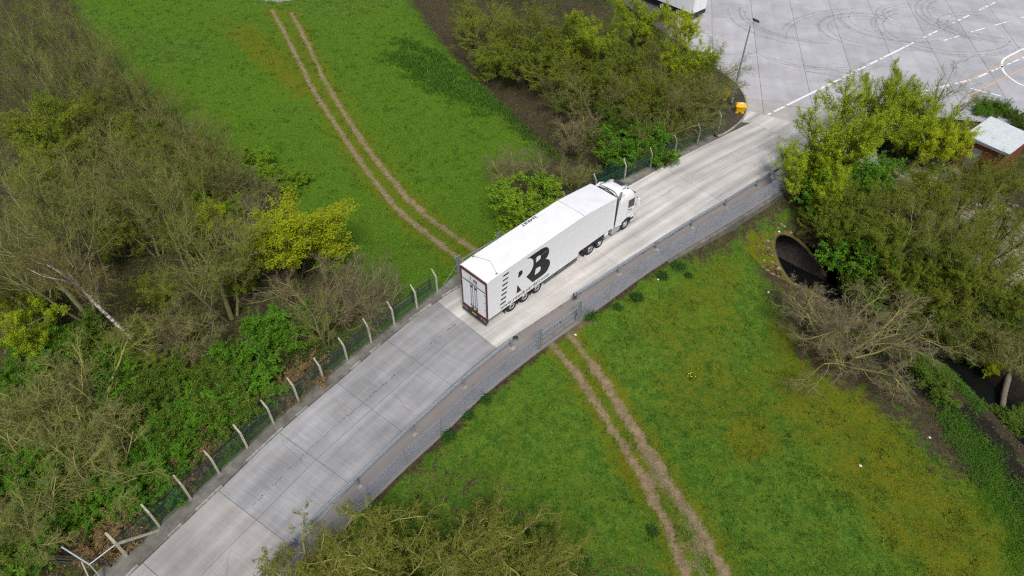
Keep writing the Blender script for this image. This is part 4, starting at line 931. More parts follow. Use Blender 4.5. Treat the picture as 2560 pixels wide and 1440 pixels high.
# tanks and boxes on the tractor
def rbox(nm, x0, x1, y0, y1, z0, z1, m, bev=.06): q = MB(); q.box(x0, x1, y0, y1, z0, z1); return q.build(nm, M[m], lorry, bev=bev)
rbox('fuel_tank', 13.62, 14.62, .04, .66, .36, 1.02, 'rim', .1); rbox('fuel_tank', 13.3, 14.62, WD - .66, WD - .04, .36, 1.02, 'rim', .1)
for x in (12.98, 13.22): q = MB(); q.tube([(x, .28, .35), (x, .28, 1.02)], .11, 12); q.build('air_tank', M['label_white'], lorry, True)
rbox('step_box', 14.55, 14.72, .05, .5, .25, 1.0, 'plastic_dark', .02)
# cab: a lofted shell, right side at y=0.03
def loft(secs, nm, m, par, smooth=True, bev=0):
    q = MB(); n_ = len(secs[0]); V = [p for s_ in secs for p in s_]
    q.add(V, [tuple(range(n_)), tuple(range((len(secs) - 1) * n_, len(secs) * n_))[::-1]] + [(i * n_ + k, i * n_ + (k + 1) % n_, (i + 1) * n_ + (k + 1) % n_, (i + 1) * n_ + k) for i in range(len(secs) - 1) for k in range(n_)])
    return q.build(nm, M[m], par, smooth=False, bev=bev, seg=3)
cy0, cy1 = .04, WD - .04; cm = WD / 2
def sec(z, xr, xf, ins=0., nose=.0):
    y0, y1 = cy0 + ins, cy1 - ins; c = .14
    return [(xr, y0, z), (xf - .35, y0, z), (xf - .10, y0 + .10, z), (xf, y0 + .42, z), (xf + nose, cm, z), (xf, y1 - .42, z), (xf - .10, y1 - .10, z), (xf - .35, y1, z), (xr, y1, z)]
cab = loft([sec(1.02, 14.18, 16.60, .0, .03), sec(1.55, 14.18, 16.62, 0, .05), sec(2.05, 14.18, 16.58, 0, .06), sec(2.95, 14.18, 16.34, .03, .05), sec(3.22, 14.19, 16.22, .07, .05), sec(3.55, 14.22, 15.95, .2, .04), sec(3.74, 14.25, 15.55, .36, .03), sec(3.80, 14.3, 15.2, .5, .02)], 'cab', 'paint_white', lorry, bev=.05)
loft([sec(.38, 15.98, 16.66, .02, .05), sec(.6, 15.96, 16.68, 0, .06), sec(1.03, 15.92, 16.63, .0, .04)], 'front_bumper', 'paint_white', lorry, bev=.03)
rbox('bumper_corner', 15.90, 16.30, cy0 - .015, cy0 + .3, .62, .86, 'plastic_dark', .02)
for y in (cy0, cy1 - .34):
    q = MB(); q.prism([(15.30 + .66 * math.cos(a), .52 + .66 * math.sin(a)) for a in np.linspace(.1, math.pi - .1, 13)] + [(15.30 + .58 * math.cos(a), .52 + .58 * math.sin(a)) for a in np.linspace(math.pi - .1, .1, 13)], y - .02, y + .36); q.build('wheel_arch', M['plastic_dark'], lorry)
    q = MB(); q.prism([(13.88, 1.04), (14.74, .80), (14.74, 1.06), (14.22, 1.06), (14.22, 3.5), (14.08, 3.5)], y + (0 if y < 1 else .30), y + (.04 if y < 1 else .34)); q.build('side_fairing', M['paint_white'], lorry)
q = MB(); q.box(14.72, 16.0, .35, WD - .35, .55, 1.05); q.build('engine_bay', M['plastic_dark'], lorry)
# roof spoiler: side wings and the curved deflector over the cab back, with the dark gap behind
for s_, y in ((1, cy0 + .06), (-1, cy1 - .06)):
    V = []; q = MB()
    for yy in (y, y + s_ * .07): V += [(14.02, yy, 2.4), (14.24, yy, 2.4), (14.30, yy, 3.7), (14.75, yy + s_ * .25, 3.86), (14.35, yy + s_ * .14, 4.0), (14.02, yy, 3.72)]
    q.add(V, [(0, 1, 2, 3, 4, 5), (11, 10, 9, 8, 7, 6)] + [(i, 6 + i, 6 + (i + 1) % 6, (i + 1) % 6) for i in range(6)]); q.build('wind_deflector', M['cab_grey'] if s_ > 0 else M['paint_white'], lorry)
q = MB(); V = []
kk = 12; rows = [(14.28, 3.98), (14.62, 4.0), (15.1, 3.93), (15.6, 3.76), (15.92, 3.58)]
for x, z in rows:
    for j in range(kk + 1):
        u_ = j / kk * 2 - 1; V.append((x - .10 * u_ * u_, cm + u_ * (1.15 - .10 * (x - 14.3)), z - .42 * abs(u_) ** 4.0))
q.add(V, [(i * (kk + 1) + j, (i + 1) * (kk + 1) + j, (i + 1) * (kk + 1) + j + 1, i * (kk + 1) + j + 1) for i in range(4) for j in range(kk)])
sp_ = q.build('roof_spoiler', M['paint_white'], lorry, True); md = sp_.modifiers.new('t', 'SOLIDIFY'); md.thickness = .05
q = MB(); q.box(15.28, 15.72, cm - .42, cm + .42, 3.83, 3.93, Matrix.Translation((15.5, cm, 3.9)) @ Matrix.Rotation(.30, 4, 'Y') @ Matrix.Translation((-15.5, -cm, -3.895)), .01); q.build('roof_hatch', M['glass_dark'], lorry)
q = MB(); q.box(15.5, 15.62, cm - .86, cm - .78, 3.68, 3.76); q.build('roof_beacon', M['plastic_dark'], lorry)
for y in (.55, WD - .55): q = MB(); q.tube([(15.0, y, 3.9), (15.35, y, 3.86)], [.03, .06], 8); q.build('air_horn', M['rim'], lorry)
q = MB(); q.box(14.12, 14.17, .2, WD - .2, 1.1, 3.72); q.build('cab_back', M['cab_grey'], lorry)
q = MB(); q.tube([(13.75, .55, 3.75), (13.95, .6, 3.9), (14.0, cm, 4.02), (13.95, WD - .6, 3.9), (13.75, WD - .55, 3.75)], .05, 8); q.build('air_hose', M['plastic_dark'], lorry, True)
# windows, doors, mirrors, screen
def panel(nm, P_, m, par=cab): q = MB(); n_ = len(P_); q.add(P_ + [(x, y + .02 if y < cm else y - .02, z) for x, y, z in P_], [tuple(range(n_)), tuple(range(n_, 2 * n_))[::-1]] + [(i, n_ + i, n_ + (i + 1) % n_, (i + 1) % n_) for i in range(n_)]); return q.build(nm, M[m], par)
for s_ in (0, 1):
    Y = lambda y: y if not s_ else WD - y
    panel('side_window', [(15.36, Y(.028), 2.14), (16.14, Y(.028), 2.02), (16.10, Y(.042), 2.80), (15.36, Y(.042), 2.86)], 'glass_dark')
    for a, b in (((15.26, .022, 1.12), (15.26, .05, 2.95)), ((16.2, .022, 1.12), (16.2, .03, 2.0)), ((15.26, .022, 1.14), (16.2, .022, 1.14)), ((15.26, .022, 1.62), (16.2, .022, 1.62))):
        q = MB(); q.bar((a[0], Y(a[1] + .008), a[2]), (b[0], Y(b[1] + .008), b[2]), .012, .012); q.build('door_seam', M['cab_grey'], cab)
    q = MB(); q.box(15.34, 15.5, Y(.0) - .02, Y(.0) + .03, 1.96, 2.0); q.build('door_handle', M['plastic_dark'], cab)
    mr = MB(); mr.box(16.28, 16.42, Y(-.17) - .11, Y(-.17) + .11, 2.02, 2.72); mo_ = mr.build('mirror', M['paint_white'], lorry, bev=.04)
    q = MB(); q.tube([(16.3, Y(.06), 2.74), (16.34, Y(-.17), 2.70)], .025, 6); q.tube([(16.3, Y(.06), 2.05), (16.34, Y(-.17), 2.05)], .025, 6); q.build('arm', M['plastic_dark'], mo_)
    place_text('RB', .22, Matrix.Translation((15.62, Y(.018), 1.74)) @ Matrix.Rotation(math.pi / 2, 4, 'X') if not s_ else Matrix.Translation((15.9, Y(.018), 1.74)) @ Matrix.Rotation(math.pi, 4, 'Z') @ Matrix.Rotation(math.pi / 2, 4, 'X'), 'vinyl_black', cab)
V = []; q = MB()
for z, xf, ins in ((2.0, 16.60, .0), (2.95, 16.355, .03)):
    for y, dx in ((cy0 + .16, -.085), (cy0 + .44, .012), (cm, .065), (cy1 - .44, .012), (cy1 - .16, -.085)): V.append((xf + dx, y, z))
q.add(V, [(i, i + 1, 6 + i, 5 + i) for i in range(4)]); o = q.build('windscreen', M['glass_dark'], cab); md = o.modifiers.new('t', 'SOLIDIFY'); md.thickness = .02
q = MB(); q.box(16.30, 16.52, .3, WD - .3, 2.93, 2.97); q.build('sun_visor', M['plastic_dark'], cab)
q = MB(); q.box(16.62, 16.70, .55, WD - .55, 1.05, 1.75); q.build('grille', M['plastic_dark'], cab)
for y in (.12, WD - .47): q = MB(); q.box(16.5, 16.70, y, y + .35, .62, .86); q.build('headlight', M['rim'], lorry)
# lettering on the trailer sides
def side_poly(nm, P_, holes=(), m='vinyl_black', y=-.004, flip=False):
    from mathutils.geometry import tessellate_polygon
    loops = [[Vector((a, b, 0)) for a, b in L_] for L_ in [P_] + list(holes)]; tri = tessellate_polygon(loops); allv = [p for L_ in loops for p in L_]
    me_ = bpy.data.meshes.new(nm); me_.from_pydata([tuple(p) for p in allv], [], [tuple(t) for t in tri]); me_.materials.append(M[m])
    mt = Matrix.Translation((0, y, 0)) @ Matrix.Rotation(math.pi / 2, 4, 'X')
    if flip: mt = Matrix.Translation((7.6, WD + .004, 0)) @ Matrix.Rotation(math.pi, 4, 'Z') @ Matrix.Rotation(math.pi / 2, 4, 'X')
    me_.transform(mt); return link(nm, me_, lorry)
def sm_(P_, n_=5): return [tuple(p) for p in catmull(P_, n_)]
for fl in (False, True):
    for i in range(7):
        x = 1.535 - .0545 * i; z = 4.13 - .42 * i; side_poly('logo_bar', [(x, z), (x + .53, z - .0), (x + .505, z - .145), (x - .025, z - .145)], flip=fl)
    side_poly('logo_letter', [(2.93, 2.93), (3.0, 3.45)] + sm_([(3.12, 3.47), (3.28, 3.44), (3.39, 3.28), (3.33, 3.06), (3.15, 2.95)]), flip=fl)
    side_poly('logo_letter', [(2.88, 2.31), (3.29, 1.51), (2.79, 1.51)], flip=fl)
    outer_ = sm_([(5.20, 4.19), (5.62, 4.10), (5.90, 3.90), (6.05, 3.60), (6.03, 3.25), (5.88, 3.02), (5.68, 2.95)]) + sm_([(5.72, 2.93), (6.0, 2.72), (6.20, 2.42), (6.20, 2.05), (6.0, 1.70), (5.70, 1.53), (5.3, 1.50)]) + [(4.43, 1.50), (3.75, 2.50)] + sm_([(3.95, 2.56), (4.22, 2.74), (4.42, 3.05), (4.46, 3.4), (4.36, 3.75), (4.12, 4.02), (3.75, 4.18)])
    side_poly('logo_letter', outer_, ([(4.70, 3.25), (4.78, 3.70)] + sm_([(4.98, 3.71), (5.14, 3.64), (5.20, 3.46), (5.12, 3.30), (4.95, 3.25)]), [(4.62, 2.08), (4.72, 2.62)] + sm_([(5.0, 2.62), (5.18, 2.54), (5.24, 2.34), (5.14, 2.14), (4.95, 2.08)])), flip=fl)
    mt = Matrix.Translation((1.20, -.004, 1.02)) @ Matrix.Rotation(math.pi / 2, 4, 'X') if not fl else Matrix.Translation((6.4, WD + .004, 1.02)) @ Matrix.Rotation(math.pi, 4, 'Z') @ Matrix.Rotation(math.pi / 2, 4, 'X')
    me_ = text_mesh('www.reedboardall.com', .46, 'lettering', M['vinyl_black'], spacing=1.1, offset=.004); wmax = max(v_.co.x for v_ in me_.vertices); me_.transform(mt @ Matrix.Diagonal((5.0 / wmax, 1, 1, 1))); link('lettering', me_, lorry)
me_ = text_mesh('264RBT', .34, 'lettering', M['vinyl_black'], offset=.006); wmax = max(v_.co.x for v_ in me_.vertices)
me_.transform(Matrix.Translation((7.27, WD - .08, 4.563)) @ Matrix.Rotation(math.pi, 4, 'Z') @ Matrix.Diagonal((1.56 / wmax, 1, 1, 1))); link('lettering', me_, lorry)
# ---------------------------------------------------------------- second trailer parked in the yard
hd = math.radians(131); c0 = np.array(G(1764, 22, .9)); t2 = empty('parked_trailer', (c0[0], c0[1], 0), hd, 'white box trailer parked in the yard, cut off by the top edge', 'trailer')
q = MB(); q.box(0, 13.5, 0, 2.55, .95, 3.9); q.build('body', M['paint_side'], t2, bev=.03)
q = MB(); q.box(-.06, .1, .05, 2.5, .5, .93); q.build('rear_bumper', M['plastic_dark'], t2)
q = MB(); q.box(.3, 13.2, .6, 1.95, .6, .94); q.build('chassis', M['plastic_dark'], t2)
for y0 in (.06, 1.30): q = MB(); q.box(-.03, -.002, y0, y0 + 1.19, 1.02, 3.8); q.build('rear_door', M['paint_white'], t2)
for x in (2.2, 3.5, 4.8):
    for y, s_ in ((.22, 1), (2.33, -1)):
        wr = empty('wheel', (x, y, .505)); wr.parent = t2; wr.rotation_euler = (math.pi / 2 * s_, 0, 0)
        for n_, mm in (('tyre', tyre_me), ('rim', rim_me)): link(n_, mm, wr)
# ---------------------------------------------------------------- trees and shrubs
def unit(v): return v / np.maximum(np.linalg.norm(v, axis=-1, keepdims=True), 1e-9)
def tubes(pts, rad, ns):
    """(N,n+1,3) polylines and (N,n+1) radii -> tapered tubes"""
    N, n1, _ = pts.shape; d = np.empty_like(pts); d[:, 1:-1] = pts[:, 2:] - pts[:, :-2]; d[:, 0] = pts[:, 1] - pts[:, 0]; d[:, -1] = pts[:, -1] - pts[:, -2]; d = unit(d)
    ref = np.where(np.abs(d[:, :1, 2:3]) > .8, np.array([1., 0, 0]), np.array([0, 0, 1.])); u = unit(np.cross(d, np.broadcast_to(ref, d.shape))); v = np.cross(d, u)
    a = np.arange(ns) * 2 * math.pi / ns
    R = pts[:, :, None] + rad[:, :, None, None] * (u[:, :, None] * np.cos(a)[None, None, :, None] + v[:, :, None] * np.sin(a)[None, None, :, None])
    idx = np.arange(N * n1 * ns).reshape(N, n1, ns); i0 = idx[:, :-1]; i1 = idx[:, 1:]
    F = np.stack([i0, np.roll(i0, -1, 2), np.roll(i1, -1, 2), i1], -1).reshape(-1, 4)
    return R.reshape(-1, 3), F
def grow(seed, stems, levels):
    """stems: list of (pos, dir, length, radius); levels: dicts, first one for the stems"""
    r = np.random.RandomState(seed); P = np.array([s[0] for s in stems], float); D = unit(np.array([s[1] for s in stems], float)); L = np.array([s[2] for s in stems], float); R = np.array([s[3] for s in stems], float); out = []
    for lv, sp in enumerate(levels):
        N, n = len(P), sp['seg']; pts = np.empty((N, n + 1, 3)); dr = np.empty((N, n, 3)); pts[:, 0] = P; d = D
        for i in range(n):
            d = unit(d + sp['wob'] * r.normal(size=(N, 3)) + np.array([0, 0, sp['up']])); dr[:, i] = d; pts[:, i + 1] = pts[:, i] + d * (L / n)[:, None]
        rad = R[:, None] * np.linspace(1, sp.get('tip', .5), n + 1)[None]; out.append((pts, rad, sp['side']))
        if lv == len(levels) - 1: break
        nx = levels[lv + 1]; k = nx['n']; t = nx['start'] + (1 - nx['start']) * (np.arange(k)[None] + r.rand(N, k)) / k; t = np.clip(t, 0, .999)
        ii = np.floor(t * n).astype(int); fr = t * n - ii; ar = np.arange(N)[:, None]
        pos = pts[ar, ii] + (pts[ar, ii + 1] - pts[ar, ii]) * fr[..., None]; bd = dr[ar, ii]
        an = np.radians(nx['ang']) * (1 + .3 * r.normal(size=(N, k))); q = unit(np.cross(bd, r.normal(size=(N, k, 3)))); Dn = bd * np.cos(an)[..., None] + q * np.sin(an)[..., None]
        Ln = L[:, None] * nx['ratio'] * (1 - nx.get('fall', .4) * t) * r.uniform(.7, 1.25, (N, k)); Rn = np.maximum((rad[ar, ii] * (1 - fr) + rad[ar, ii + 1] * fr) * nx.get('rr', .55), nx.get('rmin', .004))
        P, D, L, R = pos.reshape(-1, 3), unit(Dn.reshape(-1, 3)), Ln.ravel(), Rn.ravel()
    return out
def leaves(seed, groups, count, size, spread, flat=0.):
    """small four-sided leaves set along the given twigs"""
    r = np.random.RandomState(seed); pts = groups; N, n1, _ = pts.shape; i = r.randint(0, N, count); t = r.rand(count) ** .8 * (n1 - 1.001); j = t.astype(int); f = (t - j)[:, None]
    c = pts[i, j] * (1 - f) + pts[i, j + 1] * f + r.normal(size=(count, 3)) * spread
    a = unit(r.normal(size=(count, 3))); a[:, 2] *= (1 - flat); a = unit(a); b = unit(np.cross(a, r.normal(size=(count, 3)) + np.array([0, 0, flat * 3]))); s = size * r.uniform(.6, 1.3, (count, 1))
    V = np.stack([c - a * s, c + b * s * .55 - a * s * .1, c + a * s, c - b * s * .55 - a * s * .1], 1).reshape(-1, 3)
    F = np.arange(count * 4).reshape(-1, 4); return V, F, np.repeat(r.rand(count), 4)
PROTO = {}
def make_proto(key, seed, stems, levels, split, mats, leaf_=None, nominal=10.):
    """split: levels below split[0] are trunk, below split[1] branches, the rest twigs"""
    out = grow(seed, stems, levels); parts = []
    for nm, lo, hi, m in (('trunk', 0, split[0], mats[0]), ('crown', split[0], split[1], mats[1]), ('twigs', split[1], len(levels), mats[2])):
        if hi <= lo: continue
        Vs = []; Fs = []; b = 0
        for pts, rad, ns in out[lo:hi]:
            V, F_ = tubes(pts, rad, ns); Vs.append(V); Fs.append(F_ + b); b += len(V)
        parts.append((nm, np_mesh(nm, np.vstack(Vs), np.vstack(Fs), M[m], lo == 0)))
    if leaf_:
        for m, count, size, spread, lv in leaf_:
            V, F_, a = leaves(seed + 7, out[lv][0], count, size, spread, .45); parts.append(('foliage', np_mesh('foliage', V, F_, M[m], False, {'rnd': a})))
    PROTO[key] = (parts, nominal)
def lev(n=0, seg=3, side=3, wob=.2, up=.02, ang=40, ratio=.5, start=.2, fall=.4, rr=.55, tip=.4, rmin=.004): return dict(n=n, seg=seg, side=side, wob=wob, up=up, ang=ang, ratio=ratio, start=start, fall=fall, rr=rr, tip=tip, rmin=rmin)
def multi(seed, n, spread, L, R, rad0=.25, top=0):
    r = random.Random(seed); out = []
    for i in range(n):
        a = 2 * math.pi * (i + r.uniform(-.3, .3)) / n; s = spread * r.uniform(.6 - top * .6, 1.25 + top * .4); out.append(((rad0 * math.cos(a), rad0 * math.sin(a), -.3), (s * math.cos(a), s * math.sin(a), 1), L * r.uniform(.8, 1.1), R * r.uniform(.7, 1.1)))
    return out
# tall upright bare trees (ash, alder): several long ascending stems
for k in range(3):
    make_proto('ash%d' % k, 10 + k, [((0, 0, -.4), (.05 * (k - 1), .04, 1), 6.5, .17)] + multi(k, 2, .28, 6.0, .12, .3), [lev(0, 7, 6, .05, .02, tip=.45), lev(7, 6, 5, .10, .10, 32, .72, .30, .35, .44), lev(8, 4, 4, .13, .06, 34, .46, .2, .3, .5, .45, 0.0075), lev(7, 2, 3, .18, .03, 38, .42, .15, .3, .44, .45, 0.0049), lev(3, 1, 3, .2, .02, 40, .55, .2, .3, .5, .45, 0.0034)], (2, 3), ('bark_grey', 'bark_olive', 'twig_grey'), [('leaf_olive', 5000 + 2500 * k, .032, .04, 4)], 10.0)
# wide spreading bare trees with lichen coloured limbs
for k in range(2):
    make_proto('spread%d' % k, 20 + k, multi(3 + k, 13 if k == 0 else 8, .72 if k == 0 else .9, 3.9, .07, .35, .7), [lev(0, 6, 6, .12, .05, tip=.4), lev(6, 5, 5, .20, .03, 44, .55, .22, .3, .44), lev(8, 4, 4, .24, .03, 44, .5, .15, .3, .40, .45, 0.0083), lev(8, 2, 3, .26, .02, 46, .45, .15, .3, .44, .45, 0.0049), lev(5 if k == 0 else 3, 1, 3, .2, .03, 48, .55, .2, .3, .5, .45, 0.0034)], (2, 3), ('bark_olive', 'bark_olive', 'twig_pink' if k == 0 else 'twig_grey'), [('leaf_brown' if k == 0 else 'leaf_olive', 6000, .03, .03, 4)], 6.0)
# fine haze of brown twigs
for k in range(2):
    make_proto('thicket%d' % k, 30 + k, multi(6 + k, 7, .5, 3.4, .07, .35), [lev(0, 6, 5, .10, .02, tip=.35), lev(8, 4, 4, .15, .05, 38, .55, .15, .3, .44), lev(8, 3, 3, .18, .03, 40, .5, .1, .3, .44, .45, 0.0060), lev(9, 1, 3, .2, .02, 42, .5, .1, .3, .44, .45, 0.0041)], (1, 2), ('bark_grey', 'twig_grey' if k else 'bark_olive', 'twig_pink' if k == 0 else 'twig_brown'), [('leaf_brown' if k == 0 else 'leaf_olive', 2500 if k == 0 else 7000, .035, .03, 3)], 4.6)
# budding trees, olive
for k in range(2):
    make_proto('olive%d' % k, 40 + k, [((0, 0, -.4), (.04, .05, 1), 4.5, .15)] + multi(9 + k, 3, .4, 4.6, .11, .3), [lev(0, 6, 6, .07, .02, tip=.45), lev(7, 5, 5, .14, .06, 40, .68, .25, .35, .44), lev(8, 4, 4, .18, .04, 42, .5, .15, .3, .40, .45, 0.0075), lev(8, 2, 3, .2, .02, 42, .45, .15, .3, .44, .45, 0.0049)], (1, 2), ('bark_dark', 'bark_grey', 'twig_olive'), [('leaf_olive', 26000 if k == 0 else 11000, .048, .06, 3)], 7.5)
# leafing trees, lime and yellow green
for k in range(2):
    make_proto('lime%d' % k, 50 + k, [((0, 0, -.4), (.04, .05, 1), 4.2, .13)] + multi(12 + k, 3, .42, 4.2, .10, .3), [lev(0, 6, 6, .07, .02, tip=.45), lev(7, 5, 4, .14, .07, 38, .66, .2, .35, .44), lev(8, 3, 3, .18, .05, 42, .5, .15, .3, .40, .45, 0.0075), lev(6, 2, 3, .2, .02, 42, .48, .15, .3, .44, .45, 0.0045)], (1, 2), ('bark_dark', 'bark_grey', 'twig_yellow'), [('leaf_lime' if k == 0 else 'leaf_yellow', 24000, .052, .08, 3), ('leaf_olive' if k == 0 else 'leaf_lime', 9000, .05, .1, 3)], 7.0)
# upswept trees with green shoots (right of the road end)
for k in range(2):
    make_proto('plum%d' % k, 60 + k, multi(15 + k, 8, .55, 5.2, .10, .4), [lev(0, 7, 5, .07, .03, tip=.3), lev(9, 5, 4, .10, .14, 40, .52, .15, .35, .40), lev(9, 3, 3, .13, .12, 36, .5, .1, .3, .40, .45, 0.0060), lev(4, 1, 3, .15, .06, 34, .5, .1, .3, .44, .45, 0.0045)], (1, 2), ('bark_dark', 'bark_dark', 'twig_olive'), [('leaf_lime', 48000, .042, .07, 2), ('leaf_lime', 9000, .05, .05, 3)], 6.5)
# fresh green hawthorn shrubs: arching sprays
for k in range(2):
    make_proto('haw%d' % k, 70 + k, multi(18 + k, 9, .75, 2.4, .05, .35), [lev(0, 5, 4, .12, -.02, tip=.35), lev(8, 4, 3, .18, .03, 44, .6, .15, .3, .44), lev(8, 3, 3, .2, .0, 44, .5, .1, .3, .44, .45, 0.0045)], (1, 2), ('bark_dark', 'bark_dark', 'twig_olive'), [('leaf_green' if k == 0 else 'leaf_fresh', 16000, .055, .05, 2)], 3.2)
# dark evergreen shrub, dry tan shrub, dense ivy clad shrub
make_proto('dark0', 80, multi(21, 9, .7, 2.0, .05, .3), [lev(0, 5, 4, .12, 0, tip=.35), lev(8, 4, 3, .18, .02, 46, .6, .1, .3, .44), lev(7, 2, 3, .2, 0, 44, .5, .1, .3, .44, .45, 0.0045)], (1, 2), ('bark_dark', 'bark_dark', 'bark_dark'), [('leaf_deep', 15000, .06, .06, 2)], 2.8)
make_proto('ivy0', 81, multi(22, 9, .75, 2.2, .05, .4), [lev(0, 5, 4, .14, 0, tip=.35), lev(8, 4, 3, .2, .02, 46, .6, .1, .3, .44), lev(8, 2, 3, .22, 0, 44, .5, .1, .3, .44, .45, 0.0045)], (1, 2), ('bark_dark', 'bark_grey', 'twig_olive'), [('leaf_under', 13000, .055, .07, 2)], 3.0)
make_proto('tan0', 82, multi(23, 9, .8, 1.5, .03, .3), [lev(0, 5, 4, .15, -.02, tip=.35), lev(8, 3, 3, .22, .02, 46, .6, .1, .3, .44), lev(7, 2, 3, .25, 0, 46, .5, .1, .3, .44, .45, 0.0045)], (1, 2), ('bark_grey', 'twig_brown', 'twig_brown'), [('leaf_tan', 4200, .045, .04, 2)], 2.0)
# silver birch, leaning
make_proto('birch0', 90, [((0, 0, -.4), (-.22, -.02, 1), 8.4, .15)], [lev(0, 8, 8, .03, .02, tip=.5), lev(12, 6, 5, .12, .12, 34, .40, .58, .3, .5), lev(8, 4, 3, .16, .02, 38, .5, .2, .3, .40, .45, 0.0075), lev(10, 2, 3, .2, -.06, 40, .5, .15, .3, .44, .45, 0.0045), lev(4, 1, 3, .2, -.1, 36, .6, .2, .3, .5, .45, 0.0034)], (2, 3), ('bark_birch', 'twig_brown', 'twig_brown'), [('leaf_bud', 9000, .038, .06, 3)], 10.0)
# big twisting oak in the foreground
for k in range(2):
    make_proto('oak%d' % k, 95 + k, multi(26 + k, 5, .75, 3.6, .17, .3) + [((0, 0, -.4), (.05, 0, 1), 3.4, .2)], [lev(0, 6, 6, .14, .04, tip=.5), lev(6, 6, 5, .26, .04, 50, .78, .25, .3, .44), lev(8, 5, 4, .34, .02, 50, .52, .15, .3, .40, .45, 0.0090), lev(8, 3, 3, .36, .01, 52, .46, .12, .3, .44, .45, 0.0060), lev(5, 2, 3, .3, .0, 50, .55, .15, .3, .5, .45, 0.0041)], (2, 3), ('bark_olive', 'bark_olive', 'twig_olive' if k == 0 else 'twig_yellow'), [('leaf_olive', 14000 if k else 22000, .034, .04, 4), ('leaf_bud', 9000, .032, .03, 4)], 6.5)
VAR = {'ash': 3, 'spread': 2, 'thicket': 2, 'olive': 2, 'lime': 2, 'plum': 2, 'haw': 2, 'dark': 1, 'ivy': 1, 'tan': 1, 'birch': 1, 'oak': 2}
NAME = {'ash': 'bare_tree', 'spread': 'spreading_tree', 'thicket': 'bare_shrub', 'olive': 'budding_tree', 'lime': 'leafing_tree', 'plum': 'upswept_tree', 'haw': 'green_shrub', 'dark': 'evergreen_shrub', 'ivy': 'leafy_shrub', 'tan': 'dry_shrub', 'birch': 'birch_tree', 'oak': 'oak_tree'}
MID = {'ash': .68, 'spread': .62, 'thicket': .6, 'olive': .66, 'lime': .64, 'plum': .6, 'haw': .55, 'dark': .5, 'ivy': .5, 'tan': .5, 'birch': .7, 'oak': .7}
rT = random.Random(77); CNT = {}
def plant(kind, px, py, h, label, group=None, var=None, rz=None, wide=1.0, cat=None):
    x = y = z = 0.
    for _ in range(10):
        x, y = G(px, py, z + h * MID[kind]); z = .5 * z + .5 * max(hz1(x, y), -5)
    key = kind + str((CNT.get(kind, 0) % VAR[kind]) if var is None else var); CNT[kind] = CNT.get(kind, 0) + 1
    parts, nominal = PROTO[key]; k = h / nominal
    nm = NAME[kind]; root = empty(nm, (x, y, z), rT.uniform(0, 6.28) if rz is None else rz, label, cat or ('shrub' if 'shrub' in nm else 'tree'), group)
    root.scale = (k * wide * rT.uniform(.92, 1.08), k * wide * rT.uniform(.92, 1.08), k)
    for n_, me_ in parts: link(n_, me_, root)
    return root
ORD = ['first', 'second', 'third', 'fourth', 'fifth', 'sixth', 'seventh', 'eighth', 'ninth', 'tenth', 'eleventh', 'twelfth']
def mass(kind, lst, h, label, group, var=None, wide=1.0):
    for i, (px, py) in enumerate(sorted(lst)): plant(kind, px, py, h * rT.uniform(.85, 1.15), '%s, %s from the left' % (label, ORD[i]), group, var, None, wide)
# --- left wood
GL = 'trees of the left wood'
plant('birch', 262, 690, 10.5, 'leaning silver birch with white trunk in the left wood', GL, rz=0.2)
plant('ash', 500, 610, 10.5, 'tall bare tree with olive limbs standing right of the birch', GL, 1, wide=1.25)
plant('ash', 95, 590, 11.5, 'tall dark trunked bare tree left of the birch', GL, 0, wide=1.15)
plant('lime', 700, 550, 8.6, 'bright yellow leafing tree at the edge of the left wood', GL, 1, wide=1.25)
plant('lime', 520, 520, 5.5, 'yellowish budding tree behind the tall tree right of the birch', GL, 1, wide=.8)
plant('lime', 40, 790, 5.5, 'lime green leafing tree at the frame edge below the tall dark trunk', GL, 0)
plant('olive', 85, 265, 8.5, 'large yellow olive budding tree at the frame edge in the left wood', GL, 0, wide=1.3)
plant('olive', 225, 225, 7.0, 'olive budding tree behind brown shrubs near the wood top', GL, 1)
plant('lime', 85, 355, 6.0, 'small lime green tree in the upper left wood', GL, 0, wide=.75)
mass('ash', [(20, 20), (110, 20), (190, 50), (60, 110), (160, 120), (260, 110), (20, 180), (120, 190), (250, 170), (330, 190)], 8.5, 'grey bare tree in the upper left corner of the wood', GL + ', upper corner')
mass('ash', [(390, 270), (440, 300), (500, 330), (470, 380), (540, 400)], 7.0, 'pale grey bare tree on the field edge of the left wood', GL + ', field edge', 2)
mass('thicket', [(330, 240), (270, 290), (210, 340), (410, 330), (500, 380), (160, 400)], 6.0, 'brownish pink bare shrub among the upper left wood', GL + ', brown shrubs', 1, 1.1)
mass('ash', [(290, 410), (360, 420), (430, 440), (240, 480), (330, 500), (180, 450), (400, 520)], 9.0, 'bare upright olive stemmed tree in the middle of the left wood', GL + ', upright stems')
mass('ash', [(30, 440), (90, 470), (30, 650), (150, 540)], 9.5, 'bare tree with grey twigs at the left frame edge', GL + ', frame edge')
mass('thicket', [(570, 440), (620, 470), (600, 560)], 4.5, 'dark bare shrub between field edge and yellow leafing tree', GL + ', dark shrubs', 0)
plant('thicket', 800, 720, 5.6, 'pinkish bare shrub beside the fence, nearest the yellow leafing tree', GL, 0, wide=1.1)
plant('thicket', 880, 710, 5.4, 'pinkish bare shrub beside the fence, middle of three', GL, 0, wide=1.1)
plant('thicket', 940, 725, 4.6, 'pinkish bare shrub beside the fence, nearest the field gate', GL, 0)
plant('ash', 790, 770, 6.0, 'thin bare tree among the pinkish shrubs beside the fence', GL, 2, wide=.9)
plant('haw', 640, 850, 3.4, 'bright green shrub right of the birch foot', GL, 0, wide=1.3)
plant('haw', 720, 800, 2.8, 'green shrub below the pinkish bare shrubs', GL, 0)
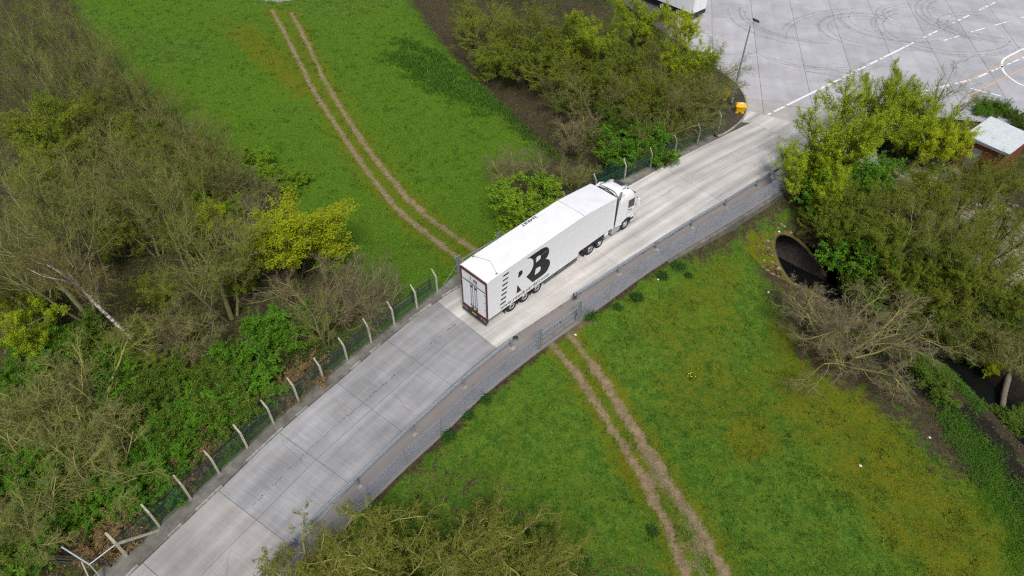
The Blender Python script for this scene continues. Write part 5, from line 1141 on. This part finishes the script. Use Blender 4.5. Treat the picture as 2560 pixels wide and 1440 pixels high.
plant('haw', 630, 400, 2.6, 'fresh green shrub on the field edge above the yellow leafing tree', GL, 1, wide=1.5)
plant('haw', 700, 440, 2.3, 'fresh green shrub on the field edge, right of its taller neighbour', GL, 1, wide=1.4)
plant('haw', 790, 610, 2.2, 'green shrub at the foot of the yellow leafing tree', GL, 0)
plant('spread', 150, 930, 7.0, 'large spreading bare tree with olive twigs below the birch', GL, 1, wide=1.25)
plant('spread', 190, 1110, 6.6, 'spreading bare tree with yellow limbs low in the left wood', GL, 1, wide=1.2)
plant('spread', 20, 1060, 6.5, 'spreading bare tree cut by the left frame edge', GL, 1)
plant('spread', 20, 1290, 5.5, 'spreading bare tree in the lower left corner', GL, 1)
plant('spread', 430, 800, 5.0, 'small spreading bare tree behind the birch trunk', GL, 0)
plant('olive', 330, 820, 5.0, 'olive budding tree left of the birch foot', GL, 1)
plant('olive', 390, 720, 4.5, 'olive budding tree right of the birch crown', GL, 0, wide=1.1)
plant('thicket', 470, 760, 4.0, 'bare twiggy shrub beside the birch trunk', GL, 1)
mass('ivy', [(430, 960), (520, 930), (350, 960), (300, 1010), (420, 1050), (600, 940), (480, 1010), (560, 1010)], 2.6, 'low leafy shrub between birch and fence', GL + ', low shrubs', None, 1.25)
mass('haw', [(520, 1020), (400, 1100), (330, 1210), (230, 1250), (450, 1090), (600, 980), (390, 1190)], 2.2, 'low green shrub near the fence in the left wood', GL + ', green shrubs', 0, 1.3)
mass('ivy', [(60, 900), (30, 1180), (140, 1240), (240, 1160), (30, 1380), (260, 880), (180, 840)], 2.4, 'dark leafy undershrub below the spreading bare trees', GL + ', undershrubs', None, 1.3)
mass('tan', [(470, 1150), (440, 1175), (505, 1110)], 1.9, 'dry tan shrub pressed against the fence mesh', 'dry shrubs along the fence')
mass('tan', [(270, 1330), (240, 1345), (310, 1310)], 1.8, 'dry tan shrub near the corner concrete post', 'dry shrubs by the corner post')
mass('tan', [(735, 965), (690, 990), (770, 930)], 1.7, 'dry brown shrub below the pinkish bare shrubs', 'dry shrubs below the pinkish shrubs')
mass('olive', [(150, 330), (330, 330), (60, 420), (250, 560), (430, 560), (20, 720), (590, 650)], 6.0, 'green budding tree among the bare left wood', GL + ', green', 0, .95)
mass('haw', [(120, 860), (60, 960), (230, 1060), (100, 1200), (20, 1120), (300, 930), (60, 1330)], 2.6, 'fresh green shrub under the spreading bare trees', GL + ', fresh shrubs', 0, 1.25)
mass('haw', [(560, 500), (480, 470), (640, 620)], 2.4, 'green shrub inside the field side of the left wood', GL + ', field side shrubs', 1, 1.2)
# --- far wood, between the field and the yard
GT = 'trees of the far wood'
mass('olive', [(1180, 20), (1250, 60), (1330, 30), (1230, 120), (1310, 110), (1390, 80), (1400, 150)], 7.0, 'dark olive tree at the field side of the far wood', GT + ', field side', None, 1.15)
plant('lime', 1460, 60, 8.0, 'tall lime green tree rising from the middle of the far wood', GT, 0, wide=.95)
plant('lime', 1600, 15, 7.0, 'lime green tree at the top edge behind the far wood', GT, 0)
plant('lime', 1720, 45, 6.0, 'yellow green budding tree in front of the parked trailer', GT, 1, wide=.9)
plant('lime', 1735, 130, 7.0, 'bright lime green tree at the yard end of the far wood', GT, 0, wide=.9)
plant('ash', 1660, 90, 7.5, 'bare upright tree beside the lime green tree at the yard end', GT, 2)
plant('thicket', 1785, 150, 5.0, 'bare brown shrub overhanging the yard kerb', GT, 1, wide=1.1)
mass('thicket', [(1520, 110), (1570, 170), (1640, 170), (1500, 210), (1600, 230), (1690, 230), (1750, 210), (1720, 250), (1650, 280), (1770, 190)], 5.2, 'dense dark bare shrub filling the far wood', GT + ', dense shrubs', 1, 1.15)
mass('olive', [(1480, 170), (1530, 60), (1560, 120), (1620, 220), (1700, 180), (1750, 150), (1600, 200), (1680, 120)], 6.2, 'olive brown budding tree inside the far wood', GT + ', inside')
mass('ivy', [(1430, 240), (1520, 270), (1620, 300), (1690, 295), (1730, 275), (1480, 330), (1560, 300)], 2.6, 'low dark leafy shrub at the fence side of the far wood', GT + ', fence side', None, 1.2)
plant('thicket', 1400, 215, 4.0, 'small greenish bare shrub beside the brown ditch', GT, 1)
plant('spread', 1455, 300, 5.6, 'bare shrub tree with yellow limbs above the lorry cab', GT, 0, wide=.95)
plant('haw', 1585, 350, 4.2, 'bright green shrub behind the concrete post fence, above the cab', GT, 0, wide=1.1)
plant('haw', 1310, 485, 4.6, 'bright green shrub behind the lorry trailer', GT, 1, wide=1.15)
plant('spread', 1275, 390, 4.8, 'thin pinkish bare tree at the field corner above the trailer', GT, 0, wide=.85)
plant('thicket', 1370, 410, 3.8, 'thin pinkish bare shrub between ditch and lorry', GT, 0, wide=1.1)
plant('spread', 1440, 420, 3.6, 'low olive bare shrub touching the front of the trailer', GT, 1)
plant('dark', 1520, 440, 2.2, 'small dark evergreen shrub right behind the lorry cab', GT)
plant('ivy', 1650, 385, 2.0, 'low leafy shrub against the fence mesh beyond the cab', GT)
plant('tan', 1640, 372, 1.7, 'dry tan shrub against the fence beyond the cab', GT)
# --- right wood, around the culvert
GR = 'trees of the right wood'
plant('plum', 2120, 330, 8.6, 'large upswept tree with bright green shoots at the road end', GR, 0, wide=1.05)
plant('plum', 2230, 260, 8.0, 'upswept green tree behind the largest one at the road end', GR, 0, wide=.95)
plant('plum', 2040, 420, 6.2, 'upswept green tree leaning over the guard rail end', GR, 1, wide=1.0)
plant('plum', 2300, 300, 6.5, 'upswept green tree between the largest one and the cabin', GR, 1)
plant('ash', 2370, 215, 7.5, 'olive grey bare tree standing against the yard', GR, 2, wide=1.15)
plant('lime', 2370, 330, 6.2, 'yellow lime tree left of the white roofed cabin', GR, 1)
mass('olive', [(2090, 500), (2180, 480), (2270, 450), (2150, 560), (2240, 560), (2105, 540), (2340, 440)], 6.2, 'dense olive tree between road end and bare spreading tree', GR + ', middle')
mass('haw', [(2110, 450), (2200, 420), (2070, 480), (2160, 600)], 4.2, 'green sprayed shrub under the upswept trees', GR + ', green shrubs', 0)
plant('thicket', 2545, 405, 3.4, 'reddish bare shrub at the right end of the brick cabin', GR, 1, wide=1.1)
plant('thicket', 2475, 415, 4.2, 'reddish bare shrub in front of the brick cabin', GR, 1, wide=1.2)
mass('olive', [(2440, 450), (2520, 430), (2480, 520), (2380, 520), (2540, 540), (2420, 590), (2530, 640)], 6.4, 'thin olive tree over pale rubble ground', GR + ', over rubble', 1, .9)
mass('ash', [(2300, 560), (2400, 600), (2500, 610)], 6.5, 'thin grey twigged tree over the wooded stream bank', GR + ', grey', 2, 1.0)
mass('olive', [(2270, 660), (2350, 640), (2430, 660), (2500, 690), (2330, 720), (2420, 740), (2550, 720)], 5.5, 'dark olive tree on the far stream bank', GR + ', stream bank')
mass('spread', [(2500, 800), (2560, 860), (2420, 810)], 5.0, 'olive bare tree overhanging the stream', GR + ', stream side', 1)
plant('spread', 2160, 785, 7.2, 'large spreading bare tree in front of the culvert mouth', GR, 0, wide=1.25)
mass('ivy', [(2130, 640), (2180, 660), (2230, 620), (2320, 600), (2260, 720), (2380, 780), (2460, 830), (2540, 780)], 2.6, 'low dark leafy shrub on the wooded stream bank', GR + ', bank shrubs', None, 1.3)
mass('ivy', [(2310, 800), (2390, 850), (2440, 890), (2300, 900), (2350, 950), (2555, 1040)], 1.5, 'low tangled shrub on the slope of the dark stream', GR + ', stream slope', None, 1.4)
mass('thicket', [(2290, 760), (2360, 800), (2440, 840)], 3.2, 'brown twiggy shrub leaning over the dark stream', GR + ', stream twigs', 1, 1.1)
plant('lime', 2490, 905, 2.2, 'small yellow green bush beside the fallen log', GR, 1, cat='shrub')
mass('ivy', [(2470, 262), (2500, 270), (2530, 285), (2555, 300)], 1.9, 'clipped dark green hedge bush behind the brick cabin', 'hedge behind the cabin', None, .95)
mass('haw', [(2460, 275), (2495, 262), (2525, 275)], 1.9, 'bright green hedge bush behind the brick cabin', 'bright hedge behind the cabin', 0, .8)
# --- foreground trees at the bottom
GB = 'foreground oaks'
plant('oak', 900, 1400, 7.6, 'large twisting olive oak in the bottom foreground, left of its twin', GB, 0, wide=1.2)
plant('oak', 1120, 1390, 7.2, 'large twisting olive oak in the bottom foreground, right of its twin', GB, 0, wide=1.25)
plant('oak', 1330, 1410, 5.8, 'smaller twisting oak at the right of the bottom foreground', GB, 0, wide=1.1)
plant('oak', 760, 1390, 6.8, 'yellow budding oak overhanging the guard rail at the bottom', GB, 1, wide=.9)
mass('ivy', [(1050, 1330), (1180, 1350), (960, 1350), (1280, 1400)], 2.2, 'low leafy shrub under the foreground oaks', GB + ', undershrubs', None, 1.2)
# ---------------------------------------------------------------- ground cover: grass, undergrowth, leaf litter
rG = np.random.RandomState(12)
fin = (GX > -68) & (GX < 70) & (GY > 10) & (GY < 95)
paved = inside(GX, GY, CORR) | inside(GX, GY, YARD) | (dist_poly(GX, GY, FR) < .2)
# only what the camera or a step to its side could see
vis = fin & (np.abs(GX) < 15 + GY * .85)
def pick(wt, n):
    p = (wt * (vis & ~paved)).ravel(); p = p / p.sum(); i = rG.choice(p.size, n, p=p)
    return i, GX.ravel()[i] + rG.uniform(-.12, .12, n), GY.ravel()[i] + rG.uniform(-.12, .12, n), GZ.ravel()[i]
def blades(name, wt, n, size, wide, mat, tone=None, lean=.5, label=None):
    i, x, y, z = pick(wt, n); h = size * rG.uniform(.5, 1.4, n); a = rG.uniform(0, 6.283, n); w_ = wide * rG.uniform(.6, 1.3, n)
    lx, ly = rG.normal(size=n) * lean * h, rG.normal(size=n) * lean * h
    V = np.empty((n, 3, 3)); V[:, 0] = np.stack([x - np.cos(a) * w_, y - np.sin(a) * w_, z - .01], 1); V[:, 1] = np.stack([x + np.cos(a) * w_, y + np.sin(a) * w_, z - .01], 1); V[:, 2] = np.stack([x + lx, y + ly, z + h], 1)
    at_ = {'tone': np.repeat(tone(i, n), 3, 0)} if tone is not None else {'rnd': np.repeat(rG.rand(n), 3)}
    tag(link(name, np_mesh(name, V.reshape(-1, 3), np.arange(3 * n).reshape(-1, 3), M[mat], False, at_)), label, None, None, 'stuff')
def leafage(name, wt, n, size, hfun, mat, label, flat=.3):
    i, x, y, z = pick(wt, n); c = np.stack([x, y, z + hfun(x, y, n)], 1); a = rG.normal(size=(n, 3)); a[:, 2] *= (1 - flat); a = unit(a)
    b = unit(np.cross(a, rG.normal(size=(n, 3)) + np.array([0, 0, flat * 3]))); s = size * rG.uniform(.6, 1.4, (n, 1))
    V = np.stack([c - a * s, c + b * s * .6, c + a * s, c - b * s * .6], 1).reshape(-1, 3)
    tag(link(name, np_mesh(name, V, np.arange(4 * n).reshape(-1, 4), M[mat], False, {'rnd': np.repeat(rG.rand(n), 4)})), label, None, None, 'stuff')
g = NG('grass_blade'); a = g.n('Attribute', attribute_name='tone').outputs['Color']; g.done(a, .7, 0, .2); t = g.n('BsdfTranslucent', i_Color=a); mx = g.n('MixShader', i_0=.3, i_1=g.b.outputs[0], i_2=t.outputs[0]); g.l(mx.outputs[0], g.out.inputs[0]); M['grass_blade'] = g.m
mossf, lushf, rankf, litf, dirtf = [q.ravel() for q in (moss, np.clip(lush, 0, 1), rank, litter, dirt)]
def tone(i, n):
    c = np.tile(np.array([.095, .185, .014]), (n, 1)); m_ = lambda w_, col: c * (1 - w_[:, None]) + np.array(col) * w_[:, None]
    c = m_(lushf[i] * .8, (.108, .215, .013)); c = m_(np.clip(mossf[i] * rG.rand(n) * 1.1, 0, 1), (.17, .155, .008)); c = m_(np.clip(rankf[i] * 1.2, 0, 1) * .8, (.055, .165, .02)); c = m_(litf[i] * .7, (.08, .10, .02))
    c = c * np.exp(rG.normal(size=(n, 1)) * .34) * (1 + .12 * rG.normal(size=(n, 3))); dry = rG.rand(n) < .02; c[dry] = np.array([.20, .19, .07]) * rG.uniform(.6, 1.2, (dry.sum(), 1))
    return np.c_[np.clip(c, .004, .6), np.ones(n)]
clump = sstep(.40, .62, fbm(GX, GY, 1.1, 3)) * .8 + .35
gw = clump * (1 - litter) * np.clip(1 - dirt * 1.05, 0, 1) * (1 - np.clip(mud, 0, 1)) * (1 - gravel)
near_w = np.clip(45 / np.maximum(GY + 8, 20), .5, 2.0)
blades('grass', gw * near_w, 190000, .10, .022, 'grass_blade', tone, .7, 'short mown grass of the fields')
tuft = sstep(.60, .72, fbm(GX + 7, GY - 3, 1.7, 3)) * (1 - litter) * (dirt < .3)
blades('tussock_grass', tuft, 26000, .20, .03, 'grass_blade', lambda i, n: tone(i, n) * np.array([.6, .75, .9, 1]), .5, 'darker tussocks dotted over the fields')
blades('rank_grass', rank, 15000, .32, .035, 'grass_blade', tone, .5, 'rank dark grass along fence and ditch')
cl = lambda x, y, n: (.04 + rG.rand(n) * .75 * sstep(.38, .68, fbm(x, y, .45, 3)))
wood = np.zeros_like(GX)
for W in (WOOD_L, WOOD_T, WOOD_R): wood = np.maximum(wood, inside(GX, GY, W) * 1.0)
bank = litter * (1 - wood) * down * (1 - np.clip(mud, 0, 1))
und = wood * (.25 + sstep(.40, .62, fbm(GX - 9, GY, .3, 4)))
near_fence = sstep(9, 2, dist_poly(GX, GY, FL)) * (GX < -4)
leafage('undergrowth', und * (1 + 2.0 * near_fence) * (GX < 0), 80000, .06, cl, 'leaf_under', 'low ivy and bramble under the left wood')
leafage('undergrowth', und * (GX >= -2) * (1 - np.clip(mud, 0, 1)), 42000, .07, cl, 'leaf_dark', 'low dark ivy under the far and right woods')
leafage('leaf_litter', wood + bank * .8 + near(DITCH, 1.6, 4.0, 2.0), 45000, .06, lambda x, y, n: .02 + .05 * rG.rand(n), 'leaf_brown', 'fallen brown leaves on the woodland floor', .8)
ln = near([gp(2390, 1060), gp(2460, 1160), gp(2530, 1280), gp(2600, 1420)], .5, 2.2, 2.2) ** 1.5 + near([gp(2330, 905), gp(2400, 960), gp(2440, 1010)], .3, 1.1, .9)
leafage('bank_weeds', ln, 26000, .036, lambda x, y, n: .03 + .3 * rG.rand(n), 'leaf_grassy', 'bright green weeds on the stream bank')
leafage('nettles', rank ** 2, 3500, .07, lambda x, y, n: .05 + .4 * rG.rand(n), 'leaf_dark', 'dark nettles along fence and ditch')
# clumps of dark weeds beside the footway fence and scattered docks
rw_ = random.Random(4); wk = []
for px, py, r_ in ((1470, 790, .55), (1545, 770, .35), (1590, 745, .5), (1655, 690, .45), (1695, 668, .6), (1720, 690, .3), (1120, 1090, .45), (1170, 1040, .35), (1215, 1000, .4), (1330, 1330, .5), (1630, 1330, .3), (1455, 1400, .4)):
    x, y, z = ground(px, py); wk.append((x, y, z, r_))
for x, y, z, r_ in wk:
    n = int(900 * r_ * 2); p = rG.normal(size=(n, 3)) * np.array([r_ * .5, r_ * .5, r_ * .25]); p[:, 2] = np.abs(p[:, 2]) + .03; a = unit(rG.normal(size=(n, 3)) * np.array([1, 1, .5])); b = unit(np.cross(a, rG.normal(size=(n, 3)) + np.array([0, 0, 1.5]))); s = .05 * rG.uniform(.6, 1.4, (n, 1))
    V = np.stack([p - a * s, p + b * s * .6, p + a * s, p - b * s * .6], 1).reshape(-1, 3)
    tag(link('weeds', np_mesh('weeds', V, np.arange(4 * n).reshape(-1, 4), M['leaf_dark'], False, {'rnd': np.repeat(rG.rand(n), 4)}), None, (x, y, z)), 'clump of dark green weeds in the field grass', None, None, 'stuff')
# stones showing in the wheel track, scraps of litter, dead stalks, daffodils
V = []; Fq = []; ico = smeshes[0]; iv = np.array([v_.co[:] for v_ in ico.vertices]); iF = np.array([p.vertices[:] for p in ico.polygons])
def stones(name, wt, n, lo, hi, mat, label):
    i, x, y, z = pick(wt, n); s = rG.uniform(lo, hi, n); a = rG.uniform(0, 6.28, n); c, sn = np.cos(a), np.sin(a)
    P_ = iv[None] * s[:, None, None] * np.array([1, .8, .6]); Q = np.stack([P_[..., 0] * c[:, None] - P_[..., 1] * sn[:, None] + x[:, None], P_[..., 0] * sn[:, None] + P_[..., 1] * c[:, None] + y[:, None], P_[..., 2] + z[:, None] + .005], -1)
    F_ = (iF[None] + (np.arange(n) * len(iv))[:, None, None]).reshape(-1, 3); tag(link(name, np_mesh(name, Q.reshape(-1, 3), F_, M[mat])), label, None, None, 'stuff')
trk = near([(8.0, 23.0), (8.9, 21.0), (9.9, 18.4), (10.4, 16.2)], .1, .8, 1.0) + .15 * near(TRK_R[0], .1, .5) + .15 * near(TRK_R[1], .1, .5)
stones('gravel', trk, 1500, .02, .055, 'stone', 'pale stones worn out of the wheel track')
stones('rubble', rub, 900, .04, .16, 'stone', 'pale rubble scattered under the right wood')
for px, py, lab in ((1797, 575, 'by the retaining wall'), (1838, 545, 'under the far fence wall'), (1645, 700, 'in the fence weeds'), (1948, 580, 'above the culvert crown'), (1921, 732, 'beside the culvert stones'), (2323, 1095, 'on the stream bank grass'), (1438, 838, 'beside the field gate track'), (2150, 1165, 'in the open grass')):
    x, y, z = ground(px, py); q = MB(); q.add([(-.10, -.05, .02), (.02, -.09, .05), (.11, .02, .02), (.03, .08, .08), (-.08, .06, .03)], [(0, 1, 2, 3, 4)]); o = q.build('litter_scrap', M['litter_white'], None, False, (x, y, z + .02), (0, 0, rw_.uniform(0, 6))); md = o.modifiers.new('t', 'SOLIDIFY'); md.thickness = .012
    tag(o, 'small white litter scrap ' + lab, 'litter', 'litter scraps')
st_ = MB()
for k in range(34):
    px, py = rw_.choice([(2420, 1130), (2480, 1200), (2520, 1260), (2440, 1160), (2530, 1180), (2350, 1060)]); x, y, z = ground(px + rw_.uniform(-40, 40), py + rw_.uniform(-40, 40)); a = rw_.uniform(-1.2, -.6) + rw_.uniform(-.3, .3); L = rw_.uniform(.3, .8)
    st_.tube([(x, y, z + .05), (x + L * math.cos(a), y + L * math.sin(a), z + .08 + rw_.uniform(-.1, .2))], .012, 4)
tag(st_.build('dead_stalks', M['deadwood']), 'pale dead stalks strewn on the stream bank', None, None, 'stuff')
x, y, z = ground(1728, 946); df = MB()
for k in range(7): a = rw_.uniform(0, 6.3); r_ = rw_.uniform(.05, .35); df.lathe([(.035, 0), (.03, .035), (.0001, .04)], 6, Matrix.Translation((r_ * math.cos(a), r_ * math.sin(a), .22)))
dfo = empty('daffodils', (x, y, z), 0, 'tiny clump of yellow daffodils in the right field', 'flowers'); df.build('blooms', M['petal'], dfo).__setitem__('kind', 'stuff')
q = MB()
for k in range(40): a = rw_.uniform(0, 6.3); r_ = rw_.uniform(.0, .35); q.bar((r_ * math.cos(a), r_ * math.sin(a), -.02), (r_ * 1.2 * math.cos(a), r_ * 1.2 * math.sin(a), .24), .02, .006)
q.build('stems', M['leaf_green'], dfo).__setitem__('kind', 'stuff')
